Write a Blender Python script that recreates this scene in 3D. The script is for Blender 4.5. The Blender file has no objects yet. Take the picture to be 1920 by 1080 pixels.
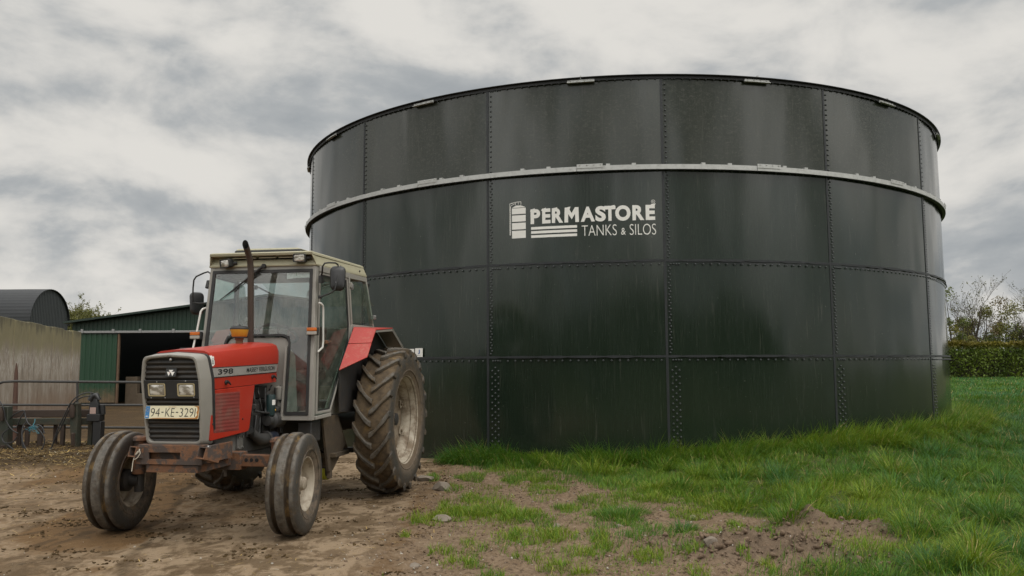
import bpy, bmesh, math, random
import numpy as np
from mathutils import Vector, Matrix

# ------------------------------------------------------------------ camera, sky, sun, exposure
S = bpy.context.scene
COL = S.collection
PI = math.pi
R_ = math.radians
CAM_H, CAM_P, CAM_ROLL, CAM_F = 1.30, 0.0955, -0.0048, 1484.4
_F = np.array([0, math.cos(CAM_P), math.sin(CAM_P)])
_U0 = np.array([0, -math.sin(CAM_P), math.cos(CAM_P)])
_R0 = np.array([1.0, 0, 0])
_R = math.cos(CAM_ROLL) * _R0 + math.sin(CAM_ROLL) * _U0
_U = -math.sin(CAM_ROLL) * _R0 + math.cos(CAM_ROLL) * _U0
cd = bpy.data.cameras.new('camera')
cam = bpy.data.objects.new('camera', cd)
COL.objects.link(cam)
cd.sensor_width = 36.0
cd.lens = CAM_F / 1920 * 36
cd.clip_start, cd.clip_end = 0.1, 6000
M = Matrix(((_R[0], _U[0], -_F[0], 0), (_R[1], _U[1], -_F[1], 0), (_R[2], _U[2], -_F[2], CAM_H), (0, 0, 0, 1)))
cam.matrix_world = M
S.camera = cam

SUN_EL, SUN_AZ = 56.0, 132.0            # degrees; azimuth clockwise from +Y
sd = bpy.data.lights.new('sun', 'SUN')
sd.energy = 1.4
sd.angle = R_(30)
sd.color = (1.0, 0.95, 0.87)
sun = bpy.data.objects.new('sun', sd)
COL.objects.link(sun)
_sv = Vector((math.sin(R_(SUN_AZ)) * math.cos(R_(SUN_EL)), math.cos(R_(SUN_AZ)) * math.cos(R_(SUN_EL)), math.sin(R_(SUN_EL))))
sun.rotation_euler = _sv.to_track_quat('Z', 'Y').to_euler()

S.render.engine = 'CYCLES'
S.view_settings.view_transform = 'Standard'
S.view_settings.look = 'None'
S.view_settings.exposure = 0.0
S.view_settings.gamma = 1.0
S.cycles.max_bounces = 8
S.cycles.transparent_max_bounces = 16
S.cycles.use_denoising = True


class NT:
    """tiny helper to write node trees"""
    def __init__(s, tree):
        s.t = tree
        s.n = tree.nodes
        s.l = tree.links

    def new(s, typ, **kw):
        nd = s.n.new(typ)
        for k, v in kw.items():
            setattr(nd, k, v)
        return nd

    def link(s, a, b):
        s.l.new(a, b)

    def _in(s, sock, v):
        if v is None:
            return
        if isinstance(v, bpy.types.NodeSocket):
            s.l.new(v, sock)
        else:
            if hasattr(sock, 'default_value'):
                try:
                    sock.default_value = v
                except Exception:
                    if isinstance(v, (int, float)):
                        sock.default_value = (v, v, v)
                    else:
                        sock.default_value = tuple(v) + (1.0,)

    def math(s, op, a, b=None, c=None, clamp=False):
        nd = s.new('ShaderNodeMath', operation=op, use_clamp=clamp)
        s._in(nd.inputs[0], a)
        s._in(nd.inputs[1], b)
        s._in(nd.inputs[2], c)
        return nd.outputs[0]

    def vmath(s, op, a, b=None, scale=None):
        nd = s.new('ShaderNodeVectorMath', operation=op)
        s._in(nd.inputs[0], a)
        s._in(nd.inputs[1], b)
        if scale is not None:
            s._in(nd.inputs['Scale'], scale)
        return nd.outputs['Value'] if op in ('DOT_PRODUCT', 'LENGTH', 'DISTANCE') else nd.outputs[0]

    def mix(s, f, a, b, blend='MIX'):
        nd = s.new('ShaderNodeMix', data_type='RGBA', blend_type=blend)
        s._in(nd.inputs[0], f)
        for sock, v in ((nd.inputs[6], a), (nd.inputs[7], b)):
            if isinstance(v, (tuple, list)) and len(v) == 3:
                v = tuple(v) + (1.0,)
            s._in(sock, v)
        return nd.outputs[2]

    def noise(s, vec, scale, detail=4, rough=.55, dist=0.0):
        nd = s.new('ShaderNodeTexNoise')
        s._in(nd.inputs['Vector'], vec)
        nd.inputs['Scale'].default_value = scale
        nd.inputs['Detail'].default_value = detail
        nd.inputs['Roughness'].default_value = rough
        nd.inputs['Distortion'].default_value = dist
        return nd.outputs[0]

    def vor(s, vec, scale, feature='F1', rand=1.0):
        nd = s.new('ShaderNodeTexVoronoi', feature=feature)
        s._in(nd.inputs['Vector'], vec)
        nd.inputs['Scale'].default_value = scale
        nd.inputs['Randomness'].default_value = rand
        return nd.outputs[0]

    def ramp(s, f, a, b, smooth=True):
        """0..1 as f goes a..b"""
        nd = s.new('ShaderNodeMapRange', interpolation_type='SMOOTHSTEP' if smooth else 'LINEAR')
        s._in(nd.inputs[0], f)
        nd.inputs[1].default_value = a
        nd.inputs[2].default_value = b
        nd.inputs[3].default_value = 0
        nd.inputs[4].default_value = 1
        return nd.outputs[0]

    def mapping(s, vec, scale=(1, 1, 1), loc=(0, 0, 0), rot=(0, 0, 0)):
        nd = s.new('ShaderNodeMapping')
        s._in(nd.inputs[0], vec)
        nd.inputs['Location'].default_value = loc
        nd.inputs['Rotation'].default_value = rot
        nd.inputs['Scale'].default_value = scale
        return nd.outputs[0]

    def sep(s, vec):
        nd = s.new('ShaderNodeSeparateXYZ')
        s._in(nd.inputs[0], vec)
        return nd.outputs

    def comb(s, x, y, z):
        nd = s.new('ShaderNodeCombineXYZ')
        for i, v in enumerate((x, y, z)):
            s._in(nd.inputs[i], v)
        return nd.outputs[0]


# ---- world: Nishita sky behind a broken cloud deck
W = bpy.data.worlds.new('World')
S.world = W
W.use_nodes = True
nt = NT(W.node_tree)
W.node_tree.nodes.clear()
wout = nt.new('ShaderNodeOutputWorld')
bg = nt.new('ShaderNodeBackground')
sky = nt.new('ShaderNodeTexSky', sky_type='NISHITA')
sky.sun_disc = False
sky.sun_elevation = R_(SUN_EL)
sky.sun_rotation = R_(SUN_AZ)
sky.air_density = 1.0
sky.dust_density = 2.0
tc = nt.new('ShaderNodeTexCoord')
dirv = nt.vmath('NORMALIZE', tc.outputs['Generated'])
dx, dy, dz = nt.sep(dirv)
zc = nt.math('MAXIMUM', dz, 0.0)
inv = nt.math('DIVIDE', 1.0, nt.math('ADD', zc, 0.30))
cp = nt.comb(nt.math('MULTIPLY', dx, inv), nt.math('MULTIPLY', dy, inv), 0.0)
big = nt.noise(nt.mapping(cp, loc=(3.1, 7.7, 0)), 1.0, 3, .5, .3)
qv = nt.comb(dx, dy, nt.math('MULTIPLY', dz, 1.9))
mid = nt.noise(nt.mapping(qv, loc=(1.3, 2.4, 1.0)), 3.0, 6, .52, .3)
fine = nt.noise(nt.mapping(qv, loc=(1.3, 5.4, 2.0)), 9.0, 6, .55, .2)


def sky_dir(u, v):
    d = _F + _R * (u - 960) / CAM_F - _U * (v - 540) / CAM_F
    return d / np.linalg.norm(d)


def blob(u, v, rx, rz, amp):
    """soft cloud mass around a compass direction, wider than tall"""
    d = sky_dir(u, v)
    az = math.atan2(d[0], d[1])
    wob = nt.math('MULTIPLY', nt.math('SUBTRACT', mid, .5), 1.6)
    ex = nt.math('DIVIDE', nt.math('SUBTRACT', nt.math('ARCTAN2', dx, dy), az), rx)
    ez = nt.math('DIVIDE', nt.math('SUBTRACT', dz, float(d[2])), rz)
    r2 = nt.math('ADD', nt.math('MULTIPLY', ex, ex), nt.math('MULTIPLY', ez, ez))
    r2 = nt.math('ADD', r2, wob)
    return nt.math('MULTIPLY', nt.ramp(r2, 1.5, -.2), amp)


lo1 = nt.noise(nt.mapping(qv, loc=(2.2, .4, 1.9)), 5.2, 9, .55, .25)
lo2 = nt.noise(nt.mapping(qv, loc=(2.2 + .035, .4, 1.9 + .070)), 5.2, 9, .55, .25)
relief = nt.math('MULTIPLY', nt.math('SUBTRACT', lo1, lo2), 2.2)
puff = nt.math('MULTIPLY', nt.math('SUBTRACT', nt.ramp(lo1, .45, .57), .5), .20)
relief = nt.math('ADD', relief, nt.math('MULTIPLY', puff, nt.ramp(dz, .34, .05)))
dens = nt.math('ADD', nt.math('MULTIPLY', relief, -.65), 0.0)
dens = nt.math('ADD', dens, nt.math('ADD', nt.math('MULTIPLY', big, .75), nt.math('ADD', nt.math('ADD', nt.math('MULTIPLY', mid, .40), .06), nt.math('MULTIPLY', fine, .24))))
# ~0.8 mean; larger = darker underside
for b in ((960, 235, .19, .085, .13), (120, 400, .09, .05, .08), (130, 365, .10, .016, .10), (1830, 430, .12, .028, .20), (860, 300, .16, .02, .05),
          (1240, 60, .30, .06, -.16), (1640, 170, .16, .08, -.10), (260, 250, .16, .04, -.09), (60, 110, .14, .06, .05), (480, 360, .10, .03, -.10),
          (420, 550, .3, .03, -.08), (520, 330, .06, .03, .06)):
    dens = nt.math('ADD', dens, blob(*b))
shade = nt.ramp(dens, .42, 1.30)
cr = nt.new('ShaderNodeValToRGB')
nt.link(shade, cr.inputs[0])
els = cr.color_ramp.elements
els[0].position = 0.0
els[0].color = (.735, .715, .675, 1)
els[1].position = 1.0
els[1].color = (.33, .355, .375, 1)
e = els.new(.30)
e.color = (.60, .595, .575, 1)
e = els.new(.62)
e.color = (.43, .447, .455, 1)
# the deck overhead and behind the viewer is thinner and brighter
up = nt.ramp(dz, .43, .80)
back = nt.ramp(dy, .20, -.45)
bn = nt.ramp(nt.noise(nt.mapping(dirv, loc=(4.2, 1.7, .6), scale=(1, 1, .6)), 4.4, 4, .55, .4), .42, .58)
glare = nt.math('ADD', -.35, nt.math('MULTIPLY', bn, 2.9))
gain = nt.math('ADD', 1.0, nt.math('ADD', nt.math('MULTIPLY', up, 1.5), nt.math('MULTIPLY', nt.math('MULTIPLY', back, glare), nt.ramp(dz, .0, .36))))
cloud = nt.vmath('SCALE', cr.outputs[0], scale=nt.math('MULTIPLY', gain, 10.0))
hole = nt.math('MULTIPLY', nt.ramp(nt.math('ADD', mid, nt.math('MULTIPLY', fine, .25)), .42, .30), .85)
hole = nt.math('MULTIPLY', hole, nt.ramp(dz, .12, .35))
skyc = nt.mix(nt.math('MINIMUM', hole, 1.0), cloud, nt.vmath('SCALE', sky.outputs[0], scale=1.0))
nt.link(skyc, bg.inputs['Color'])
bg.inputs['Strength'].default_value = 0.1
nt.link(bg.outputs[0], wout.inputs[0])


# ------------------------------------------------------------------ small helpers
def at(u, v, y):
    """point seen at photo pixel (u, v) at distance y in front of the viewer"""
    d = _F + _R * (u - 960) / CAM_F - _U * (v - 540) / CAM_F
    return np.array([0, 0, CAM_H]) + d * (y / d[1])


def onz(u, v, z):
    d = _F + _R * (u - 960) / CAM_F - _U * (v - 540) / CAM_F
    return np.array([0, 0, CAM_H]) + d * ((z - CAM_H) / d[2])


def tag(o, label=None, cat=None, group=None, kind=None):
    for k, v in (('label', label), ('category', cat), ('group', group), ('kind', kind)):
        if v:
            o[k] = v
    return o


def empty(name, loc=(0, 0, 0), rz=0.0):
    o = bpy.data.objects.new(name, None)
    o.location = loc
    o.rotation_euler = (0, 0, rz)
    o.empty_display_size = .2
    COL.objects.link(o)
    return o


def rotm(rx=0, ry=0, rz=0):
    return np.array(Matrix.Rotation(rz, 3, 'Z') @ Matrix.Rotation(ry, 3, 'Y') @ Matrix.Rotation(rx, 3, 'X'))


class MB:
    def __init__(s):
        s.v = []
        s.f = []

    def add(s, v, f):
        b = len(s.v)
        s.v += [tuple(map(float, p)) for p in v]
        s.f += [tuple(i + b for i in q) for q in f]
        return s

    def box(s, c, size, rot=None):
        h = np.array(size) / 2
        P = np.array([[x, y, z] for x in (-1, 1) for y in (-1, 1) for z in (-1, 1)]) * h
        if rot is not None:
            P = P @ np.asarray(rot).T
        return s.add(P + np.array(c), [(0, 1, 3, 2), (4, 6, 7, 5), (0, 4, 5, 1), (2, 3, 7, 6), (0, 2, 6, 4), (1, 5, 7, 3)])

    def bb(s, a, b):
        a, b = np.array(a, float), np.array(b, float)
        return s.box((a + b) / 2, np.abs(b - a))

    def loft(s, secs, closed=True, caps=True):
        n = len(secs[0])
        V = [p for sec in secs for p in sec]
        Fc = []
        for i in range(len(secs) - 1):
            for j in range(n if closed else n - 1):
                k = (j + 1) % n
                Fc.append((i * n + j, i * n + k, (i + 1) * n + k, (i + 1) * n + j))
        if caps:
            Fc.append(tuple(range(n - 1, -1, -1)))
            Fc.append(tuple((len(secs) - 1) * n + j for j in range(n)))
        return s.add(V, Fc)

    def prism(s, poly, axis, a, b):
        def p3(q, t):
            return {'x': (t, q[0], q[1]), 'y': (q[0], t, q[1]), 'z': (q[0], q[1], t)}[axis]
        return s.loft([[p3(q, a) for q in poly], [p3(q, b) for q in poly]])

    def slab(s, pts, off):
        """planar polygon in 3-D thickened by vector off"""
        o = np.array(off)
        return s.loft([[np.array(p, float) for p in pts], [np.array(p, float) + o for p in pts]])

    def frame(s, outer, inner, off):
        """polygon ring between two loops of equal length, thickened by off"""
        o = np.array(off)
        A = [np.array(p, float) for p in outer]
        B = [np.array(p, float) for p in inner]
        n = len(A)
        V = A + B + [p + o for p in A] + [p + o for p in B]
        Fc = []
        for j in range(n):
            k = (j + 1) % n
            Fc += [(j, k, n + k, n + j), (2 * n + j, 3 * n + j, 3 * n + k, 2 * n + k),
                   (j, 2 * n + j, 2 * n + k, k), (n + j, n + k, 3 * n + k, 3 * n + j)]
        return s.add(V, Fc)

    def tube(s, pts, r, n=8, caps=True, ph=0.0):
        P = [np.array(p, float) for p in pts]
        m = len(P)
        rr = r if hasattr(r, '__len__') else [r] * m
        T = []
        for i in range(m):
            t = P[min(i + 1, m - 1)] - P[max(i - 1, 0)]
            T.append(t / (np.linalg.norm(t) + 1e-12))
        up = np.array([0, 0, 1.0]) if abs(T[0][2]) < .9 else np.array([1.0, 0, 0])
        N = np.cross(up, T[0])
        N /= np.linalg.norm(N)
        secs = []
        for i in range(m):
            N = N - T[i] * (N @ T[i])
            N /= np.linalg.norm(N)
            B = np.cross(T[i], N)
            secs.append([P[i] + rr[i] * (math.cos(ph + 2 * PI * k / n) * N + math.sin(ph + 2 * PI * k / n) * B) for k in range(n)])
        return s.loft(secs, True, caps)

    def lathe(s, prof, n=32, axis='y', c=(0, 0, 0), closed=False, a0=0.0):
        """prof: (radius, along-axis); spins round the axis through c"""
        c = np.array(c, float)
        secs = []
        for r, a in prof:
            ring = []
            for k in range(n):
                t = a0 + 2 * PI * k / n
                x, y = r * math.cos(t), r * math.sin(t)
                ring.append(c + {'y': np.array([x, a, y]), 'x': np.array([a, x, y]), 'z': np.array([x, y, a])}[axis])
            secs.append(ring)
        if closed:
            secs.append(secs[0])
        return s.loft(secs, True, False)

    def build(s, name, mat, parent=None, bevel=0.0, smooth=35, seg=2, origin=None):
        me = bpy.data.meshes.new(name)
        V = np.array(s.v)
        if origin is not None:
            V = V - np.array(origin)
        me.from_pydata(V.tolist(), [], s.f)
        bm = bmesh.new()
        bm.from_mesh(me)
        bmesh.ops.remove_doubles(bm, verts=bm.verts, dist=1e-6)
        bmesh.ops.recalc_face_normals(bm, faces=bm.faces)
        bm.to_mesh(me)
        bm.free()
        me.materials.append(mat)
        if smooth:
            me.polygons.foreach_set('use_smooth', [True] * len(me.polygons))
            me.set_sharp_from_angle(angle=R_(smooth))
        o = bpy.data.objects.new(name, me)
        if origin is not None:
            o.location = origin
        COL.objects.link(o)
        if parent is not None:
            o.parent = parent
        if bevel:
            b = o.modifiers.new('bevel', 'BEVEL')
            b.width = bevel
            b.segments = seg
            b.limit_method = 'ANGLE'
            b.angle_limit = R_(40)
            b.harden_normals = False
        return o


def text_shape(txt, w=None, h=None, bold=0.0, shear=0.0, spacing=1.0):
    """flat lettering from the built-in font, fitted to w x h, origin at lower left: (verts2d, faces)"""
    cu = bpy.data.curves.new('t', 'FONT')
    cu.body = txt
    cu.offset = bold
    cu.shear = shear
    cu.space_character = spacing
    cu.resolution_u = 5
    ob = bpy.data.objects.new('t', cu)
    COL.objects.link(ob)
    dg = bpy.context.evaluated_depsgraph_get()
    me = ob.evaluated_get(dg).to_mesh()
    V = np.array([v.co[:2] for v in me.vertices])
    Fc = [tuple(p.vertices) for p in me.polygons]
    ob.evaluated_get(dg).to_mesh_clear()
    bpy.data.objects.remove(ob)
    bpy.data.curves.remove(cu)
    lo, hi = V.min(0), V.max(0)
    V = V - lo
    sx = w / (hi - lo)[0] if w else None
    sy = h / (hi - lo)[1] if h else None
    V = V * np.array([sx or sy, sy or sx])
    return V, Fc


def flat_mesh(name, V3, Fc, mat, parent):
    me = bpy.data.meshes.new(name)
    me.from_pydata([tuple(map(float, p)) for p in V3], [], Fc)
    me.materials.append(mat)
    o = bpy.data.objects.new(name, me)
    COL.objects.link(o)
    if parent is not None:
        o.parent = parent
    return o


# ------------------------------------------------------------------ materials
def newmat(name):
    m = bpy.data.materials.new(name)
    m.use_nodes = True
    t = NT(m.node_tree)
    p = m.node_tree.nodes['Principled BSDF']
    return m, t, p


def surf(name, col, rough=.5, metal=0.0, var=.18, vs=6.0, dirt=None, dcol=(.12, .085, .05), ds=5.0, dlo=.45, dhi=.75, bump=0.0, bs=60.0,
         spec=.5, stretch=(1, 1, 1), speck=0.0, coat=0.0, rvar=.15):
    """painted / worn surface: base colour that varies, patches of dirt or rust with ragged edges, fine bump"""
    m, t, p = newmat(name)
    co = t.new('ShaderNodeTexCoord').outputs['Object']
    info = t.new('ShaderNodeObjectInfo')
    co = t.vmath('ADD', co, t.vmath('SCALE', t.comb(info.outputs['Random'], info.outputs['Random'], 0.3), scale=7.0))
    mp = t.mapping(co, scale=stretch)
    n1 = t.noise(mp, vs, 5, .6)
    k = t.math('ADD', 1 - var, t.math('MULTIPLY', n1, 2 * var))
    c = t.vmath('SCALE', tuple(col), scale=k)
    r = t.math('ADD', rough - rvar / 2, t.math('MULTIPLY', n1, rvar))
    if dirt:
        n2 = t.noise(t.mapping(co, scale=stretch, loc=(3, 1, 7)), ds, 8, .68, .3)
        f = t.math('MULTIPLY', t.ramp(n2, dlo, dhi), dirt)
        c = t.mix(f, c, dcol)
        r = t.math('ADD', r, t.math('MULTIPLY', f, .3))
    if speck:
        n3 = t.noise(co, 90, 3, .6)
        c = t.mix(t.math('MULTIPLY', t.ramp(n3, .62, .72), speck), c, (.42, .36, .27))
    t._in(p.inputs['Base Color'], c)
    t._in(p.inputs['Roughness'], r)
    p.inputs['Metallic'].default_value = metal
    p.inputs['Specular IOR Level'].default_value = spec
    if coat:
        p.inputs['Coat Weight'].default_value = coat
        p.inputs['Coat Roughness'].default_value = .15
    if bump:
        b = t.new('ShaderNodeBump')
        b.inputs['Strength'].default_value = bump
        b.inputs['Distance'].default_value = .01
        t.link(t.noise(mp, bs, 6, .65), b.inputs['Height'])
        t.link(b.outputs[0], p.inputs['Normal'])
    return m


def glassmat(name, tint=(.80, .86, .84), dust=.10, refl=1.0, dscale=9.0):
    m = bpy.data.materials.new(name)
    m.use_nodes = True
    t = NT(m.node_tree)
    t.n.clear()
    out = t.new('ShaderNodeOutputMaterial')
    tr = t.new('ShaderNodeBsdfTransparent')
    tr.inputs[0].default_value = (*tint, 1)
    gl = t.new('ShaderNodeBsdfGlossy')
    gl.inputs['Roughness'].default_value = .02
    ge = t.new('ShaderNodeNewGeometry')
    cosv = t.math('ABSOLUTE', t.vmath('DOT_PRODUCT', ge.outputs['Incoming'], ge.outputs['Normal']))
    schl = t.math('ADD', .04, t.math('MULTIPLY', .80, t.math('POWER', t.math('SUBTRACT', 1.0, cosv), 5.0)))
    mx = t.new('ShaderNodeMixShader')
    t._in(mx.inputs[0], t.math('MULTIPLY', schl, refl, clamp=True))
    t.link(tr.outputs[0], mx.inputs[1])
    t.link(gl.outputs[0], mx.inputs[2])
    df = t.new('ShaderNodeBsdfDiffuse')
    df.inputs[0].default_value = (.50, .47, .41, 1)
    co = t.new('ShaderNodeTexCoord').outputs['Object']
    n = t.noise(co, dscale, 6, .65)
    sp = t.ramp(t.noise(co, 55, 2, .5), .66, .72)
    f = t.math('ADD', t.math('MULTIPLY', t.ramp(n, .25, .8), dust * 2), t.math('MULTIPLY', sp, .22))
    mx2 = t.new('ShaderNodeMixShader')
    t._in(mx2.inputs[0], f)
    t.link(mx.outputs[0], mx2.inputs[1])
    t.link(df.outputs[0], mx2.inputs[2])
    t.link(mx2.outputs[0], out.inputs[0])
    return m


MUD = (.125, .088, .052)
RUST = (.13, .052, .022)
m_red = surf('red_paint', (.38, .026, .012), .34, var=.10, vs=3, dirt=.35, dcol=(.36, .09, .06), ds=4, dlo=.5, dhi=.85, speck=.18, bump=.03)
m_red_worn = surf('worn_red_paint', (.38, .028, .018), .5, var=.15, vs=5, dirt=.55, dcol=(.42, .16, .12), ds=9, dlo=.48, dhi=.72, speck=.5, bump=.05)
m_grey = surf('grey_cab_paint', (.255, .240, .213), .5, var=.12, dirt=.45, dcol=(.16, .115, .07), ds=7, dlo=.58, dhi=.8, speck=.2)
m_roof = surf('beige_roof_plastic', (.34, .315, .215), .6, var=.08, dirt=.3, dcol=(.24, .20, .12), ds=4, dlo=.55, dhi=.8)
m_black = surf('black_rubber_trim', (.018, .018, .018), .6, var=.3, dirt=.2, dcol=(.10, .08, .055), ds=9)
m_plastic = surf('black_plastic', (.022, .022, .023), .45, var=.2, dirt=.25, dcol=(.09, .07, .05), ds=8, dlo=.55, dhi=.85)
m_dark = surf('dark_engine_metal', (.035, .033, .032), .55, metal=.2, var=.35, dirt=.5, dcol=(.07, .05, .032), ds=12)
m_engine = surf('grey_cast_iron', (.040, .039, .038), .5, var=.35, dirt=.6, dcol=(.035, .024, .015), ds=9)
m_rust = surf('rusty_steel', (.150, .068, .032), .75, var=.4, vs=14, dirt=.85, dcol=(.052, .048, .046), ds=8, dlo=.46, dhi=.56, bump=.25, bs=45, speck=.22)
m_exh = surf('rusted_exhaust', (.060, .040, .029), .6, metal=.25, var=.3, vs=10, dirt=.6, dcol=(.035, .032, .030), ds=5, bump=.1, stretch=(1, 1, .35))
m_soot_shade = surf('soot_and_hole_shade', (.010, .010, .010), .85, var=.2)  # exhaust soot; also the painted dark of axle holes and vent recess
m_amber = surf('amber_lens', (.55, .13, .015), .3, var=.15, vs=30, dirt=.35, dcol=(.18, .08, .03), ds=14)
m_clear = surf('grey_lens', (.36, .33, .29), .3, var=.2, vs=30, dirt=.4, dcol=(.16, .12, .09), ds=14)
m_yellow = surf('yellow_bowl', (.50, .27, .028), .35, var=.12, vs=9, dirt=.4, dcol=(.28, .16, .04), ds=6, dlo=.5, dhi=.8)
m_white = surf('white_vinyl', (.72, .70, .66), .55, var=.05, speck=.1)
m_silver = surf('silver_decal', (.34, .32, .30), .4, metal=.15, var=.10, dirt=.25, dcol=(.20, .16, .12), ds=10)
m_letter = surf('black_lettering', (.012, .012, .013), .5, var=.1)
m_steel = surf('bright_bolt_steel', (.40, .39, .38), .38, metal=.8, var=.2)
m_cream = surf('cream_rim_paint', (.40, .35, .275), .6, var=.15, vs=7, dirt=.85, dcol=(.135, .092, .055), ds=6, dlo=.40, dhi=.66, bump=.06, speck=.25)
m_seat = surf('worn_seat_cloth', (.14, .045, .035), .8, var=.2)
m_liner = surf('grey_headlining', (.10, .098, .095), .8, var=.1)
m_interior = surf('pale_cab_trim', (.42, .41, .37), .6, var=.1)
m_glass = glassmat('windscreen_glass', (.80, .84, .83), dust=.055, refl=1.5)
m_sideglass = glassmat('side_glass', (.74, .84, .80), dust=.04, refl=.9)
m_twine = surf('pale_twine', (.62, .57, .47), .8, var=.1)
m_paper = surf('white_paper', (.78, .79, .77), .6, var=.04)
m_green_strip = surf('green_print', (.10, .30, .08), .6)
m_greyprint = surf('grey_print', (.30, .32, .32), .6)


def mesh_lens():
    m, t, p = newmat('headlamp_glass')
    co = t.new('ShaderNodeTexCoord').outputs['Object']
    n = t.noise(t.mapping(co, scale=(6, 6, 14)), 2.2, 3, .5)
    r = t.ramp(n, .40, .62)
    t._in(p.inputs['Base Color'], t.mix(r, (.30, .27, .22), (.80, .78, .73)))
    p.inputs['Metallic'].default_value = .25
    p.inputs['Roughness'].default_value = .2
    w = t.new('ShaderNodeTexWave', bands_direction='Y')
    w.inputs['Scale'].default_value = 40
    t.link(co, w.inputs[0])
    b = t.new('ShaderNodeBump')
    b.inputs['Strength'].default_value = .5
    b.inputs['Distance'].default_value = .004
    t.link(w.outputs[0], b.inputs['Height'])
    t.link(b.outputs[0], p.inputs['Normal'])
    p.inputs['Coat Weight'].default_value = .8
    return m


m_lens = mesh_lens()


def tyre_mat(name, r_clean, r_mud, mudcol=(.115, .078, .042), side=.5, tw=.1):
    """rubber; dried mud lies deep between the lugs and in patches on the walls (radius from the axle)"""
    m, t, p = newmat(name)
    co = t.new('ShaderNodeTexCoord').outputs['Object']
    x, y, z = t.sep(co)
    r = t.math('SQRT', t.math('ADD', t.math('MULTIPLY', x, x), t.math('MULTIPLY', z, z)))
    n = t.noise(co, 6, 8, .68, .2)
    n2 = t.noise(t.mapping(co, loc=(4, 4, 4)), 16, 6, .6)
    jit = t.math('MULTIPLY', t.math('SUBTRACT', n, .5), .035)
    deep = t.math('MULTIPLY', t.ramp(t.math('ADD', r, jit), r_clean, r_mud), t.ramp(t.math('ABSOLUTE', y), tw + .015, tw - .01))
    patch = t.math('MULTIPLY', t.ramp(t.math('ADD', t.math('MULTIPLY', n, .6), t.math('MULTIPLY', t.noise(t.mapping(co, loc=(6, 6, 6)), 30, 5, .7), .4)), .47, .58), side)
    bead = t.math('MULTIPLY', t.math('MULTIPLY', t.ramp(r, r_mud * .86, r_mud * .70), t.ramp(n2, .30, .62)), .8)
    f = t.math('MAXIMUM', t.math('MULTIPLY', deep, .9), patch)
    rub = t.mix(n2, (.024, .023, .021), (.064, .056, .046))
    rub = t.mix(t.math('MULTIPLY', t.ramp(t.math('ADD', r, jit), r_mud, r_clean), .75), rub, t.mix(t.ramp(n2, .3, .7), (.052, .045, .036), (.150, .131, .106)))
    mud = t.mix(t.ramp(n2, .35, .7), mudcol, (mudcol[0] * .5, mudcol[1] * .5, mudcol[2] * .5))
    mud = t.mix(t.ramp(t.noise(t.mapping(co, loc=(9, 2, 1)), 5, 5, .6), .55, .68), mud, (.20, .125, .045))
    col = t.mix(bead, t.mix(f, rub, mud), (.150, .112, .078))
    t._in(p.inputs['Base Color'], col)
    t._in(p.inputs['Roughness'], t.math('ADD', .62, t.math('MULTIPLY', f, .3)))
    b = t.new('ShaderNodeBump')
    b.inputs['Strength'].default_value = .5
    b.inputs['Distance'].default_value = .012
    t.link(t.noise(co, 38, 6, .7), b.inputs['Height'])
    t.link(b.outputs[0], p.inputs['Normal'])
    return m


# ------------------------------------------------------------------ ground, one sheet
TX, TY, TR, TPH, TD = 2.3011, 18.3525, 6.8362, -2.7571, 2 * PI / 16
rng = np.random.default_rng(7)


def vnoise(x, y, seed=0):
    """smooth value noise on arrays, 0..1"""
    xi, yi = np.floor(x).astype(np.int64), np.floor(y).astype(np.int64)
    fx, fy = x - xi, y - yi
    fx, fy = fx * fx * (3 - 2 * fx), fy * fy * (3 - 2 * fy)

    def hsh(a, b):
        h = (a * 374761393 + b * 668265263 + seed * 974711) & 0xFFFFFFFF
        h = ((h ^ (h >> 13)) * 1274126177) & 0xFFFFFFFF
        return ((h ^ (h >> 16)) & 0xFFFF) / 65535.0
    a, b, c, d = hsh(xi, yi), hsh(xi + 1, yi), hsh(xi, yi + 1), hsh(xi + 1, yi + 1)
    return (a * (1 - fx) + b * fx) * (1 - fy) + (c * (1 - fx) + d * fx) * fy


def fbm(x, y, s, octv=4, seed=0, g=.5):
    o, a, tot = 0, 1, 0
    for i in range(octv):
        o = o + a * vnoise(x * s + 17.3 * i, y * s + 9.1 * i, seed + i)
        tot += a
        a *= g
        s *= 2.03
    return o / tot


def sm(x, a, b):
    t = np.clip((x - a) / (b - a), 0, 1)
    return t * t * (3 - 2 * t)


# worn patches of the verge, where the topsoil shows: (x, y, rx, ry)
CLODS = [(2.58, 7.10, .30, .24, .125), (2.10, 6.60, .50, .33, .05), (1.70, 6.15, .60, .35, .06), (2.30, 6.0, .45, .3, .05), (2.95, 6.85, .32, .2, .04), (1.4, 6.5, .4, .25, .03)]


def dense_edge(x, y):
    """signed: >0 inside the thick sward (right of a wandering line from the tyre to the viewer's right)"""
    px = np.interp(y, [4.0, 5.6, 6.3, 7.0, 7.6, 8.4, 9.0, 9.6, 10.1, 10.5, 10.8, 11.3, 12.0], [2.2, 2.25, 2.75, 2.95, 2.45, 1.75, 1.40, 1.15, .85, .45, -.05, -.8, -1.25])
    return x - px + (fbm(x, y, 1.3, 4, 5) - .5) * 1.3


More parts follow.
